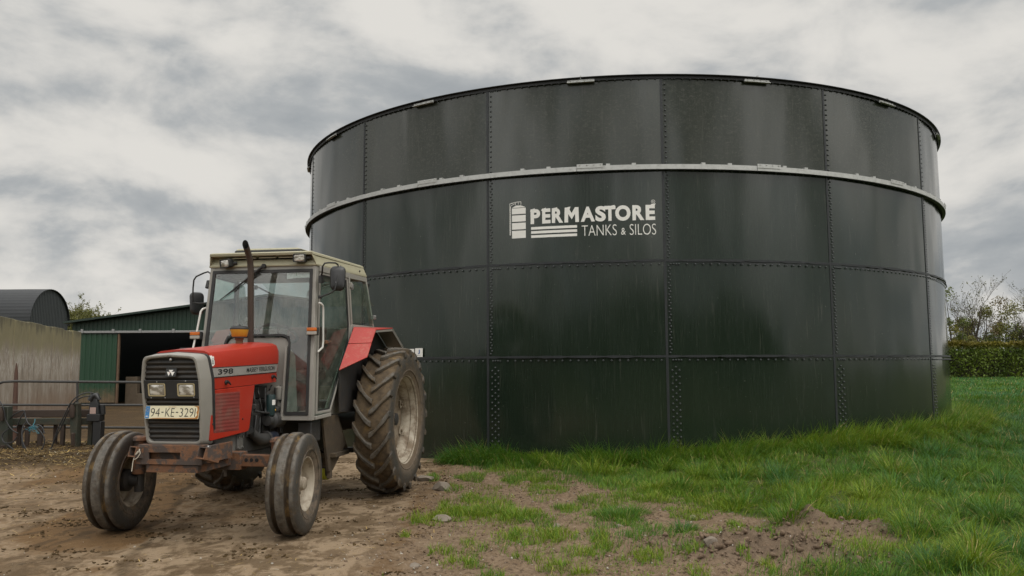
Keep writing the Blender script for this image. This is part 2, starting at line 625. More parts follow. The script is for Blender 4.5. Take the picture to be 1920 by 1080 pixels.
def ground_parts(x, y):
    x, y = np.asarray(x, float), np.asarray(y, float)
    rt = np.hypot(x - TX, y - TY)
    base = -.1725 + .11 * sm(x, .8, 5.0) * sm(y, 4, 8) + .0082 * np.clip(y - 12, 0, 60) * sm(x, 2, 9)
    base = base - .0048 * np.clip(y - 12, 0, 25) * sm(-x, 2, 6)
    berm = sm(rt, TR + 1.5, TR + .2) * (.10 + .17 * sm(x, 1.5, 7.0)) * sm(x, -1.5, 0)
    de = dense_edge(x, y)
    verge = sm(x, -1.45, -.75) * sm(y, 3, 5)
    rough = (fbm(x, y, 1.2, 4, 11) - .5) * .10 * verge * sm(x, -1.3, 1) + (fbm(x, y, 7, 4, 21) - .5) * .055 * verge + (fbm(x, y, 15, 3, 31) - .5) * .040 * verge
    yard = (fbm(x, y, .8, 3, 41) - .5) * .02 + (fbm(x, y, 9, 3, 43) - .5) * .008
    track = np.zeros_like(x)
    for tx0, tw_ in ((-4.75, .24), (-3.05, .24), (-5.9, .15), (-1.75, .20)):
        d_ = x - (tx0 + .16 * (y - 7) + .012 * (y - 7) ** 2)
        m_ = sm(np.abs(d_), tw_, tw_ - .05) * sm(fbm(x, y, 1.1, 3, 45), .38, .55) * (1 - verge) * sm(y, 16, 11) * sm(y, 3.5, 5)
        lug = .5 + .5 * np.sin((y * .985 + np.abs(d_) * .9) * 2 * PI / .21)
        track = np.maximum(track, m_ * sm(lug, .35, .75))
    z = base + berm + rough + yard * (1 - verge) - .014 * track
    clod = np.zeros_like(x)
    for cx, cy, rx, ry, hh in CLODS:
        q = ((x - cx) / rx) ** 2 + ((y - cy) / ry) ** 2
        w = np.exp(-q * 1.6)
        lump = .45 + .9 * fbm(x, y, 9, 4, 51) * 1.1
        z = z + hh * w * lump + (np.abs(fbm(x, y, 13, 4, 61) - .5) - .05) * .26 * np.minimum(w * 1.4, 1)
        clod = np.maximum(clod, np.minimum(w * 1.8, 1))
    # muck heaped behind the loader frame
    mk = sm(x, -5.0, -6.3) * sm(y + (fbm(x, y, 1.5, 3, 73) - .5) * 1.2, 10.9, 12.0) * sm(y, 15.6, 14.4)
    z = z + mk * (.05 + .14 * fbm(x, y, 3, 4, 71))
    return z, de, verge, clod, np.maximum(mk, .22 * track)  # the same channel also darkens the pressed tyre-print grooves


def gz(x, y):
    return ground_parts(x, y)[0]


def axis_coords(lo, hi, step, far, grow=1.16):
    a = list(np.arange(lo, hi + 1e-6, step))
    s, p = step, hi
    up = []
    while p < far:
        s *= grow
        p += s
        up.append(p)
    s, p = step, lo
    dn = []
    while p > -far:
        s *= grow
        p -= s
        dn.append(p)
    return np.array(dn[::-1] + a + up)


gxs = axis_coords(-6.5, 7.5, .035, 2500)
gys = axis_coords(4.6, 12.6, .035, 2500)
GX, GY = np.meshgrid(gxs, gys)
GZ, GDE, GVG, GCL, GMK = ground_parts(GX, GY)
nx, ny = len(gxs), len(gys)
me = bpy.data.meshes.new('ground')
me.vertices.add(nx * ny)
me.vertices.foreach_set('co', np.stack([GX, GY, GZ], -1).astype(np.float32).ravel())
ii = (np.arange(ny - 1)[:, None] * nx + np.arange(nx - 1)[None, :]).ravel()
quads = np.stack([ii, ii + 1, ii + nx + 1, ii + nx], -1).astype(np.int32)
me.loops.add(quads.size)
me.loops.foreach_set('vertex_index', quads.ravel())
me.polygons.add(len(quads))
me.polygons.foreach_set('loop_start', np.arange(0, quads.size, 4, dtype=np.int32))
me.polygons.foreach_set('use_smooth', np.ones(len(quads), bool))
me.update(calc_edges=True)
# what covers the soil: R = grass sward, G = trodden concrete yard, B = muck and straw, plus darker tyre-print grooves
yardm = (1 - GVG)
JX = np.interp(GY, [4.5, 5.6, 6.55, 7.1, 8.15, 9.0, 12.0], [-2.62, -2.72, -2.98, -3.17, -3.47, -3.72, -4.5]) + (fbm(GX, GY, 1.6, 3, 83) - .5) * .25
slab = sm(GX - JX, -.10, .06)
conc = yardm * np.clip(sm(fbm(GX * 1.0, GY * .45, .55, 4, 81), .34, .52) * (.50 + .50 * slab) + .42 * slab, 0, 1) * sm(GY, 24, 11)
joint = np.exp(-((GX - JX + .02) / .09) ** 2) * yardm * sm(GY, 4, 6) * (.4 + .9 * fbm(GX, GY, 3.0, 3, 85))
muck = np.maximum(np.maximum(GMK, np.clip(joint, 0, 1) * .55), yardm * sm(GY, 14.5, 17) * sm(GX, 0, -2) * .6)
field = np.maximum(np.maximum(sm(GY, 3.4, 2.0), np.clip(sm(GDE, -.15, .35) * GVG, 0, 1)), sm(GY, 36, 44))
at_ = me.color_attributes.new('cover', 'FLOAT_COLOR', 'POINT')
at_.data.foreach_set('color', np.stack([field, conc, muck, np.clip(GCL, 0, 1)], -1).astype(np.float32).ravel())

mg, t, p = newmat('ground_soil')
geo = t.new('ShaderNodeNewGeometry')
pos = geo.outputs['Position']
va = t.new('ShaderNodeVertexColor', layer_name='cover')
cr_, cg_, cb_ = t.new('ShaderNodeSeparateColor').outputs[:3]
t.link(va.outputs[0], cr_.node.inputs[0])
ca_ = va.outputs['Alpha']
nA = t.noise(pos, 1.1, 8, .62, .3)
nB = t.noise(t.mapping(pos, loc=(5, 2, 0)), 5.5, 8, .66, .2)
nC = t.noise(t.mapping(pos, loc=(1, 8, 0)), 26, 6, .7)
nD = t.noise(t.mapping(pos, loc=(2, 2, 0), rot=(0, 0, .25), scale=(1.7, .8, 1)), 2.8, 9, .70, .5)   # wheel-dragged smears along the yard
nE = t.noise(t.mapping(pos, loc=(7, 1, 0)), 110, 3, .6)
soil = t.mix(nB, (.104, .066, .038), (.272, .198, .130))
soil = t.mix(t.math('MULTIPLY', t.ramp(nC, .50, .62), .75), soil, (.058, .038, .024))
soil = t.mix(t.math('MULTIPLY', t.ramp(nC, .44, .34), .6), soil, (.275, .218, .160))
soil = t.mix(t.math('MULTIPLY', t.ramp(nE, .64, .70), .6), soil, (.34, .31, .26))
soil = t.mix(t.math('MULTIPLY', ca_, .6), soil, t.mix(nC, (.085, .058, .040), (.20, .150, .108)))
yardc = t.mix(nB, (.190, .130, .076), (.375, .285, .192))
yardc = t.mix(t.math('MULTIPLY', t.ramp(nD, .48, .60), .75), yardc, (.112, .073, .040))
yardc = t.mix(t.math('MULTIPLY', t.ramp(t.math('ADD', t.math('MULTIPLY', nA, .5), t.math('MULTIPLY', nB, .5)), .49, .55), .75), yardc, (.090, .058, .030))
yardc = t.mix(t.math('MULTIPLY', t.ramp(t.math('ADD', t.math('MULTIPLY', nB, .5), t.math('MULTIPLY', nC, .5)), .57, .64), .8), yardc, (.052, .034, .018))
yardc = t.mix(t.math('MULTIPLY', t.ramp(nE, .66, .71), .5), yardc, (.50, .40, .22))
dirtc = t.mix(nB, (.090, .051, .023), (.200, .122, .058))
dirtc = t.mix(t.math('MULTIPLY', t.ramp(nD, .48, .58), .65), dirtc, (.065, .042, .022))
dirtc = t.mix(t.math('MULTIPLY', t.ramp(t.math('ADD', t.math('MULTIPLY', nB, .5), t.math('MULTIPLY', nC, .5)), .56, .64), .8), dirtc, (.046, .030, .016))
cgj = t.ramp(t.math('ADD', cg_, t.math('MULTIPLY', t.math('SUBTRACT', nB, .5), .9)), .25, .6)
yard = t.mix(cgj, dirtc, yardc)
muckc = t.mix(t.ramp(nC, .35, .7), (.026, .017, .010), (.098, .064, .030))
muckc = t.mix(t.math('MULTIPLY', t.ramp(nA, .50, .66), .5), muckc, (.150, .098, .044))
yard = t.mix(t.ramp(t.math('ADD', cb_, t.math('MULTIPLY', t.math('SUBTRACT', nB, .5), .6)), .2, .7), yard, muckc)
vx = t.sep(pos)[0]
vgm = t.ramp(t.math('ADD', vx, t.math('MULTIPLY', t.math('SUBTRACT', nB, .5), 1.1)), -1.35, -.65)
vy = t.sep(pos)[1]
vgm = t.math('MAXIMUM', vgm, t.ramp(vy, 38, 42))
base = t.mix(vgm, yard, soil)
turf = t.mix(nB, (.030, .050, .012), (.058, .085, .020))
turf = t.mix(t.math('MULTIPLY', t.ramp(nA, .4, .7), .5), turf, (.075, .105, .035))
base = t.mix(t.math('MULTIPLY', t.ramp(t.math('ADD', cr_, t.math('MULTIPLY', t.math('SUBTRACT', nB, .5), .8)), .35, .75), .85), base, turf)
t._in(p.inputs['Base Color'], base)
p.inputs['Roughness'].default_value = .95
p.inputs['Specular IOR Level'].default_value = .15
b = t.new('ShaderNodeBump')
b.inputs['Strength'].default_value = .8
b.inputs['Distance'].default_value = .04
t._in(b.inputs['Height'], t.math('ADD', t.math('MULTIPLY', nC, .7), t.math('ADD', t.math('MULTIPLY', nB, .8), t.math('MULTIPLY', nE, .25))))
t.link(b.outputs[0], p.inputs['Normal'])
me.materials.append(mg)
ground = bpy.data.objects.new('ground', me)
COL.objects.link(ground)
tag(ground, 'bare trodden farmyard earth running into rough grass', 'ground', kind='structure')


# ------------------------------------------------------------------ the slurry tank
def tank_mat():
    m, t, p = newmat('dark_green_enamel')
    co = t.new('ShaderNodeTexCoord').outputs['Object']
    rnd = t.new('ShaderNodeObjectInfo').outputs['Random']
    off = t.vmath('SCALE', t.comb(rnd, rnd, rnd), scale=37.0)
    cj = t.vmath('ADD', co, off)
    x, y, z = t.sep(co)
    top = t.ramp(z, 2.6, 5.2)
    streak = t.noise(t.mapping(cj, scale=(1, 3.2, .40)), 1.5, 6, .6, .15)
    fine = t.noise(t.mapping(cj, scale=(1, 30, 1.1)), 2.2, 4, .6)
    rub = t.noise(t.mapping(cj, scale=(1, 5, 9), rot=(.6, 0, 0)), 3.0, 6, .75, 1.5)
    c = t.mix(streak, (.0090, .0162, .0100), (.0150, .0235, .0150))
    c = t.mix(t.math('MULTIPLY', t.ramp(z, 4.15, 4.25), .5), c, t.mix(streak, (.024, .027, .021), (.050, .050, .040)))
    c = t.mix(t.math('MULTIPLY', t.ramp(fine, .52, .80), t.math('ADD', .10, t.math('MULTIPLY', top, .30))), c, (.060, .057, .048))
    c = t.mix(t.math('MULTIPLY', t.math('MULTIPLY', t.ramp(rub, .48, .70), t.ramp(z, 4.1, 4.35)), .55), c, (.085, .083, .066))
    drip = t.noise(t.mapping(cj, scale=(1, 9, .55), loc=(0, 3, 1)), 2.4, 5, .7)
    c = t.mix(t.math('MULTIPLY', t.ramp(drip, .58, .72), .40), c, (.070, .070, .058))
    c = t.mix(t.math('MULTIPLY', t.ramp(t.noise(t.mapping(cj, scale=(1, 2.5, 7), rot=(-.9, 0, 0), loc=(4, 1, 0)), 6, 6, .8, 2.0), .60, .72), t.math('ADD', .15, t.math('MULTIPLY', top, .35))), c, (.105, .103, .085))
    spk = t.noise(cj, 34, 2, .5)
    c = t.mix(t.math('MULTIPLY', t.ramp(spk, .735, .77), .35), c, (.20, .20, .17))
    t._in(p.inputs['Base Color'], c)
    r = t.math('ADD', .125, t.math('MULTIPLY', t.ramp(fine, .35, .75), .06))
    r = t.math('ADD', r, t.math('MULTIPLY', t.math('MULTIPLY', t.ramp(rub, .42, .7), t.ramp(z, 4.1, 4.35)), .10))
    t._in(p.inputs['Roughness'], r)
    p.inputs['Specular IOR Level'].default_value = .55
    wav = t.noise(t.mapping(cj, scale=(1, 1.0, .34)), 1.35, 1, .4, .2)
    b = t.new('ShaderNodeBump')
    b.inputs['Strength'].default_value = .47
    b.inputs['Distance'].default_value = .07
    t._in(b.inputs['Height'], t.math('ADD', wav, t.math('ADD', t.math('MULTIPLY', fine, .004), t.math('MULTIPLY', t.math('MULTIPLY', rub, t.ramp(z, 4.1, 4.35)), .012))))
    t.link(b.outputs[0], p.inputs['Normal'])
    return m


m_tank = tank_mat()
m_seal = surf('black_sealant', (.013, .015, .017), .5, var=.3, bump=.4, bs=30)
m_bolt = surf('dark_bolt_caps', (.035, .038, .040), .32, var=.3)
m_rim = surf('black_rim_angle', (.012, .012, .012), .5, var=.2)
m_galv = surf('galvanised_steel', (.45, .45, .435), .5, metal=.35, var=.18, vs=9, dirt=.45, dcol=(.22, .215, .20), ds=14, stretch=(1, 1, 1))

tank = empty('slurry_tank', (TX, TY, 0))
tag(tank, 'huge round dark green bolted steel slurry tank with white lettering', 'storage tank')


def cyl3(r, a, z):
    return (r * math.cos(a), r * math.sin(a), z)


def arc_box(mb, r0, r1, a0, a1, z0, z1, n=10):
    secs = []
    for k in range(n + 1):
        a = a0 + (a1 - a0) * k / n
        secs.append([cyl3(r0, a, z0), cyl3(r1, a, z0), cyl3(r1, a, z1), cyl3(r0, a, z1)])
    return mb.loft(secs)


def add_bolt(mb, a, z, r=.0125, R=TR):
    """domed bolt cap on the cylinder"""
    o = np.array(cyl3(R + .004, a, z))
    n = np.array([math.cos(a), math.sin(a), 0])
    tv = np.array([-math.sin(a), math.cos(a), 0])
    up = np.array([0, 0, 1.0])
    secs = []
    for rr, h in ((1.25, 0), (1.2, .25), (.85, .8), (.35, 1.1)):
        secs.append([o + n * h * r + (tv * math.cos(2 * PI * k / 7) + up * math.sin(2 * PI * k / 7)) * rr * r for k in range(7)])
    mb.loft(secs, True, True)


RINGH = 1.4
proto = {}
for k in range(4):                       # ring 0 is the lowest
    z0, z1 = k * RINGH, (k + 1) * RINGH
    mb = MB()
    flat = .82                           # sheets spring slightly flat between the lap joints
    secs = []
    N = 16
    for i in range(N + 1):
        s_ = i / N
        a = s_ * TD
        bow = (4 * s_ * (1 - s_)) * TR * (TD ** 2) / 8 * (1 - flat)
        r = TR - bow
        secs.append([cyl3(r - .006, a, z0 - (.3 if k == 0 else 0)), cyl3(r, a, z0 - (.3 if k == 0 else 0)), cyl3(r, a, z1), cyl3(r - .006, a, z1)])
    mb.loft(secs)
    pan = mb.build('wall_panel', m_tank, tank, smooth=50)
    sl = MB()
    arc_box(sl, TR - .01, TR + .006, -.0028, .0026, z0 - (.3 if k == 0 else 0), z1, 1)
    wz = 0.0
    secs = []
    for i in range(25):
        a = TD * i / 24
        h = .017 + .009 * math.sin(i * 2.1) * math.sin(i * .7)
        secs.append([cyl3(TR - .03, a, z1 - h), cyl3(TR + .007, a, z1 - h), cyl3(TR + .007, a, z1 + h * .8), cyl3(TR - .03, a, z1 + h * .8)])
    if k < 3:
        sl.loft(secs)
    seal = sl.build('seam_sealant', m_seal, pan, smooth=30)
    bo = MB()
    bz = z1 - .058
    for i in range(22):
        add_bolt(bo, TD * (i + .7) / 22.4, bz)
    rnd = random.Random(5 + k)
    if k == 3:
        for i in range(17):
            add_bolt(bo, .0075, z0 + .06 + i * (RINGH - .12) / 16)
    elif k in (1, 2):
        for i in range(31):
            add_bolt(bo, .0068 + (.0028 if i % 2 else 0), z0 + .05 + i * (RINGH - .13) / 30)
    else:
        for c3 in range(3):
            for i in range(13):
                add_bolt(bo, .010 + c3 * .0075, z0 + .05 + (i + (.5 if c3 == 1 else 0)) * (RINGH - .16) / 13)
    for i in range(3):
        add_bolt(bo, .012 + i * .006, bz + rnd.uniform(-.006, .006))
    bol = bo.build('bolt_heads', m_bolt, pan, smooth=60)
    bol['kind'] = 'stuff'
    proto[k] = (pan, seal, bol)
    for j in range(16):
        if j == 0:
            o = pan
        else:
            o = pan.copy()
            COL.objects.link(o)
            o.parent = tank
            for ch in (seal, bol):
                c = ch.copy()
                COL.objects.link(c)
                c.parent = o
        o.rotation_euler = (0, 0, TPH + j * TD)

# top rim angle in sixteen lengths, each joint bridged by a plate
mb = MB()
arc_box(mb, TR - .02, TR + .058, 0, TD - .0012, 5.592, 5.600, 12)
arc_box(mb, TR + .006, TR + .014, 0, TD - .0012, 5.545, 5.5915, 12)
rim = mb.build('rim_angle', m_rim, tank, smooth=30)
mb = MB()
arc_box(mb, TR + .016, TR + .026, -.030, .030, 5.520, 5.568, 4)
arc_box(mb, TR + .0265, TR + .062, -.030, .030, 5.520, 5.528, 4)
for q in (-.023, -.008, .008, .023):
    add_bolt(mb, q, 5.553, .010, TR + .024)
mb.bb((TR + .004, -.012, 5.601), (TR + .05, .012, 5.622))
spl = mb.build('splice_plate', m_galv, tank, smooth=30)
mb = MB()
arc_box(mb, TR + .002, TR + .062, 0, TD - .0011, 4.196, 4.204, 12)
arc_box(mb, TR + .0625, TR + .069, 0, TD - .0011, 4.150, 4.222, 12)
for q in (.17, .31, .69, .84):
    arc_box(mb, TR + .010, TR + .066, TD * q - .0045, TD * q + .0040, 4.2225, 4.248, 1)
arc_box(mb, TR + .070, TR + .076, -.0005, .055, 4.192, 4.252, 4)
for q in (.006, .021, .036, .050):
    add_bolt(mb, q, 4.238, .009, TR + .073)
stf = mb.build('stiffening_ring', m_galv, tank, smooth=30)
mb = MB()
arc_box(mb, TR + .004, TR + .060, 0, TD - .0011, 4.142, 4.1495, 12)
stl = mb.build('ring_shadow_strip', m_rim, tank, smooth=30)  # black strip painting the shadow line beneath the stiffening ring
for j in range(16):
    for src, ph in ((rim, .555), (spl, .555), (stf, .53), (stl, .53)):
        o = src
        if j:
            o = src.copy()
            COL.objects.link(o)
            o.parent = tank
        o.rotation_euler = (0, 0, TPH + (j + ph) * TD)


# white lettering applied to the second ring
def on_tank(u, z, lift=.004):
    """u = position along the wall in panels from the first seam"""
    s_ = u - math.floor(u)
    bow = (4 * s_ * (1 - s_)) * TR * (TD ** 2) / 8 * (1 - .82)
    return cyl3(TR - bow + lift, TPH + u * TD, z)


PW = TR * TD


def tank_text(name, txt, u0, u1, zb, zt, bold, shear=0):
    V, Fc = text_shape(txt, u1 - u0, zt - zb, bold, shear)
    flat_mesh(name, [on_tank(u0 + a, zb + b_) for a, b_ in V], Fc, m_white, tank)


def tank_quads(name, rects, n=8):
    V, Fc = [], []
    for q in rects:                      # four corners (u,z): bottom-left, bottom-right, top-right, top-left
        b0 = len(V)
        for i in range(n + 1):
            f = i / n
            lo = [q[0][k] + (q[1][k] - q[0][k]) * f for k in (0, 1)]
            hi = [q[3][k] + (q[2][k] - q[3][k]) * f for k in (0, 1)]
            V += [on_tank(*lo), on_tank(*hi)]
        Fc += [(b0 + 2 * i, b0 + 2 * i + 2, b0 + 2 * i + 3, b0 + 2 * i + 1) for i in range(n)]
    flat_mesh(name, V, Fc, m_white, tank)


def rect(u0, u1, z0, z1):
    return [(u0, z0), (u1, z0), (u1, z1), (u0, z1)]


V_, F_ = [], []
for ch, a_, b_ in (('P', 483, 578), ('E', 597, 678), ('R', 692, 800), ('M', 812, 952), ('A', 968, 1102), ('S', 1106, 1205), ('T', 1190, 1296), ('O', 1293, 1435), ('R', 1452, 1562), ('E', 1575, 1662)):
    u0, u1 = (2.2576 + (q - 483) / 1179 * .6942 for q in (a_, b_))
    r_ = .006 if ch in 'OS' else 0
    if ch == 'M':
        Vc = np.array([(0, 0), (.03, 1), (.27, 1), (.5, .62), (.73, 1), (.97, 1), (1, 0), (.745, 0), (.735, .56), (.5, .20), (.265, .56), (.255, 0)]) * np.array([u1 - u0, .226])
        Fc = [(0, 1, 10, 11), (1, 2, 3, 10), (10, 3, 9), (3, 8, 9), (3, 4, 5, 8), (5, 6, 7, 8)]
    else:
        Vc, Fc = text_shape(ch, u1 - u0, .226 + r_, .045)
    b0 = len(V_)
    V_ += [on_tank(u0 + p_, 3.402 - r_ / 2 + q_) for p_, q_ in Vc]
    F_ += [tuple(i + b0 for i in f) for f in Fc]
flat_mesh('lettering', V_, F_, m_white, tank)
tank_text('lettering', 'TANKS', 2.548, 2.741, 3.186, 3.348, -.012)
tank_text('lettering', '&', 2.765, 2.790, 3.190, 3.292, 0)
tank_text('lettering', 'SILOS', 2.812, 2.955, 3.184, 3.346, -.012)
tank_quads('lettering_bars', [rect(2.26, 2.522, 3.317, 3.356), rect(2.26, 2.522, 3.254, 3.294), rect(2.26, 2.522, 3.191, 3.231)])
# little wedges that lean out of the capitals' tops, and the registered mark
wd = []
for u in (2.2565, 2.321, 2.386, 2.460, 2.706):
    wd.append([(u - .002, 3.598), (u + .022, 3.598), (u + .026, 3.640), (u + .003, 3.628)])
wd.append([(2.926, 3.618), (2.9500, 3.618), (2.9560, 3.648), (2.932, 3.640)])
tank_quads('lettering_wedges', wd, 1)
RV, RF = [], []
for i in range(16):
    a = 2 * PI * i / 16
    for r in (.0085, .0105):
        RV.append(on_tank(2.9425 + r * math.cos(a), 3.678 + r * PW * math.sin(a)))
    RF.append((2 * i, 2 * i + 1, (2 * i + 3) % 32, (2 * i + 2) % 32))
flat_mesh('registered_mark', RV, RF, m_white, tank)
tank_text('registered_mark', 'R', 2.939, 2.9465, 3.664, 3.692, .01)
# tower silo emblem
em = [rect(2.1475, 2.229, 3.198, 3.313), rect(2.1475, 2.229, 3.333, 3.433), rect(2.1475, 2.229, 3.453, 3.550), rect(2.1475, 2.229, 3.570, 3.660),
      [(2.1475, 3.668), (2.229, 3.668), (2.2000, 3.702), (2.172, 3.702)],
      rect(2.1335, 2.1360, 3.25, 3.735), rect(2.1385, 2.1410, 3.25, 3.70)]
for i in range(13):
    em.append(rect(2.1360, 2.1385, 3.25 + i * .035, 3.257 + i * .035))
em += [[(2.1335, 3.728), (2.172, 3.752), (2.172, 3.760), (2.1335, 3.738)], [(2.172, 3.752), (2.203, 3.752), (2.203, 3.760), (2.172, 3.760)],
       rect(2.200, 2.203, 3.712, 3.752), rect(2.185, 2.187, 3.715, 3.752), rect(2.168, 2.170, 3.710, 3.752), [(2.141, 3.70), (2.170, 3.735), (2.170, 3.741), (2.141, 3.707)]]
tank_quads('emblem', em, 2)

# small notice plates on the wall, behind the rear tyre
m_blue = surf('blue_print', (.03, .10, .30), .5)


def notice(u0, u1, z0, z1, label, j=True):
    root = empty('notice_plate', (TX, TY, 0))
    tag(root, label, 'sign')
    mb = MB()
    a0, a1 = TPH + u0 * TD, TPH + u1 * TD
    arc_box(mb, TR + .001, TR + .006, a0, a1, z0, z1, 3)
    mb.build('plate', m_white, root, smooth=30)
    if j:
        V, Fc = text_shape('J', (u1 - u0) * .24, (z1 - z0) * .5, .03)
        flat_mesh('mark', [cyl3(TR + .0075, TPH + (u0 + (u1 - u0) * .40 + a) * TD, z0 + (z1 - z0) * .34 + b_) for a, b_ in V], Fc, m_blue, root)
        mb = MB()
        arc_box(mb, TR + .0065, TR + .0075, a0 + (a1 - a0) * .3, a0 + (a1 - a0) * .72, z0 + (z1 - z0) * .18, z0 + (z1 - z0) * .23, 1)
        mb.build('caption_line', m_greyprint, root, smooth=0)


notice(1.4965, 1.5540, 1.415, 1.555, 'small white square plate with a blue mark on the tank beside the rear tyre')
notice(1.4480, 1.4880, 1.425, 1.545, 'small white plate on the tank mostly hidden behind the rear tyre', False)


# ------------------------------------------------------------------ the tractor (local frame: x forward, y to its left, z up, origin under the rear axle)
TA, TX0, TY0, TZ0 = 0.1533, -2.3694, 9.4855, -0.1725
tractor = empty('tractor', (TX0, TY0, TZ0), -PI / 2 - TA)
tag(tractor, 'old red farm tractor with beige cab roof parked on the muddy yard', 'tractor')
_tF = np.array([-math.sin(TA), -math.cos(TA), 0])
_tL = np.array([math.cos(TA), -math.sin(TA), 0])
_to = np.array([0, 0, CAM_H]) - np.array([TX0, TY0, TZ0])
_to = np.array([_to @ _tF, _to @ _tL, _to[2]])


def tl(u, v, ax, c):
    """tractor-frame point on the plane axis = c that the photo shows at (u, v)"""
    d = _F + _R * (u - 960) / CAM_F - _U * (v - 540) / CAM_F
    d = np.array([d @ _tF, d @ _tL, d[2]])
    return _to + d * ((c - _to[ax]) / d[ax])


m_tyre_r = tyre_mat('muddy_lugged_rubber', .815, .795, side=.60, tw=.19)
m_tyre_f = tyre_mat('muddy_ribbed_rubber', .427, .414, mudcol=(.070, .046, .024), side=.62)


def wheel_front(side):
    w = empty('front_wheel', (2.3346, side * .83, .4412), R_(6.5))
    w.parent = tractor
    half = [(.215, .085), (.228, .100), (.245, .112), (.30, .130), (.34, .135), (.378, .131), (.402, .126), (.418, .118), (.4275, .106), (.4300, .092), (.427, .082),
            (.412, .077), (.398, .070), (.398, .046), (.412, .040), (.436, .036), (.4412, .027)]
    prof = half + [(r, -a) for r, a in reversed(half)]
    mb = MB()
    mb.lathe(prof, 72, 'y', closed=True)
    for a in (.1305, .1315):                       # moulded ring on the walls
        pass
    for s_ in (-1, 1):
        mb.lathe([(.288, s_ * .124), (.288, s_ * .131), (.300, s_ * .134), (.304, s_ * .126)], 72, 'y')
    mb.build('tyre', m_tyre_f, w, smooth=40)
    mb = MB()
    mb.lathe([(.236, -.098), (.234, -.104), (.222, -.102), (.214, -.086), (.200, -.055), (.195, -.02), (.195, .02), (.202, .050), (.214, .084), (.222, .102), (.234, .105), (.237, .099),
              (.226, .090), (.218, .082), (.206, .048), (.199, .018), (.199, -.018), (.204, -.05), (.218, -.084), (.226, -.09)], 56, 'y', closed=True)
    s = side
    mb.lathe([(.196, s * .006), (.17, s * -.004), (.12, s * .000), (.095, s * .018), (.075, s * .022)], 40, 'y')
    mb.lathe([(.196, s * -.002), (.17, s * -.012), (.12, s * -.008), (.095, s * .010), (.075, s * .014)], 40, 'y')
    rim = mb.build('rim', m_cream, w, smooth=40)
    hb = MB()
    hb.lathe([(.078, s * .010), (.078, s * .040), (.060, s * .048), (.056, s * .085), (.040, s * .098), (.0, s * .099)], 24, 'y')
    for k in range(6):
        t_ = 2 * PI * k / 6
        hb.lathe([(.013, s * .015), (.013, s * .036), (.0, s * .037)], 6, 'y', c=(.105 * math.cos(t_), 0, .105 * math.sin(t_)))
    hb.build('hub', m_cream, w, smooth=40)
    kb = MB()                                       # stub axle and steering knuckle on the inner side
    kb.tube([(0, -s * .02, 0), (0, -s * .17, .0)], [.055, .06], 14)
    kb.tube([(0, -s * .165, -.10), (0, -s * .165, .30)], .042, 12)
    kb.lathe([(.10, -s * .012), (.10, -s * .07), (.06, -s * .09)], 20, 'y')
    kb.build('steering_knuckle', m_dark, w, smooth=40)
    vb = MB()
    vb.tube([(.12, s * .06, -.15), (.125, s * .075, -.145)], .006, 6)
    vb.build('valve', m_black, w)
    return w


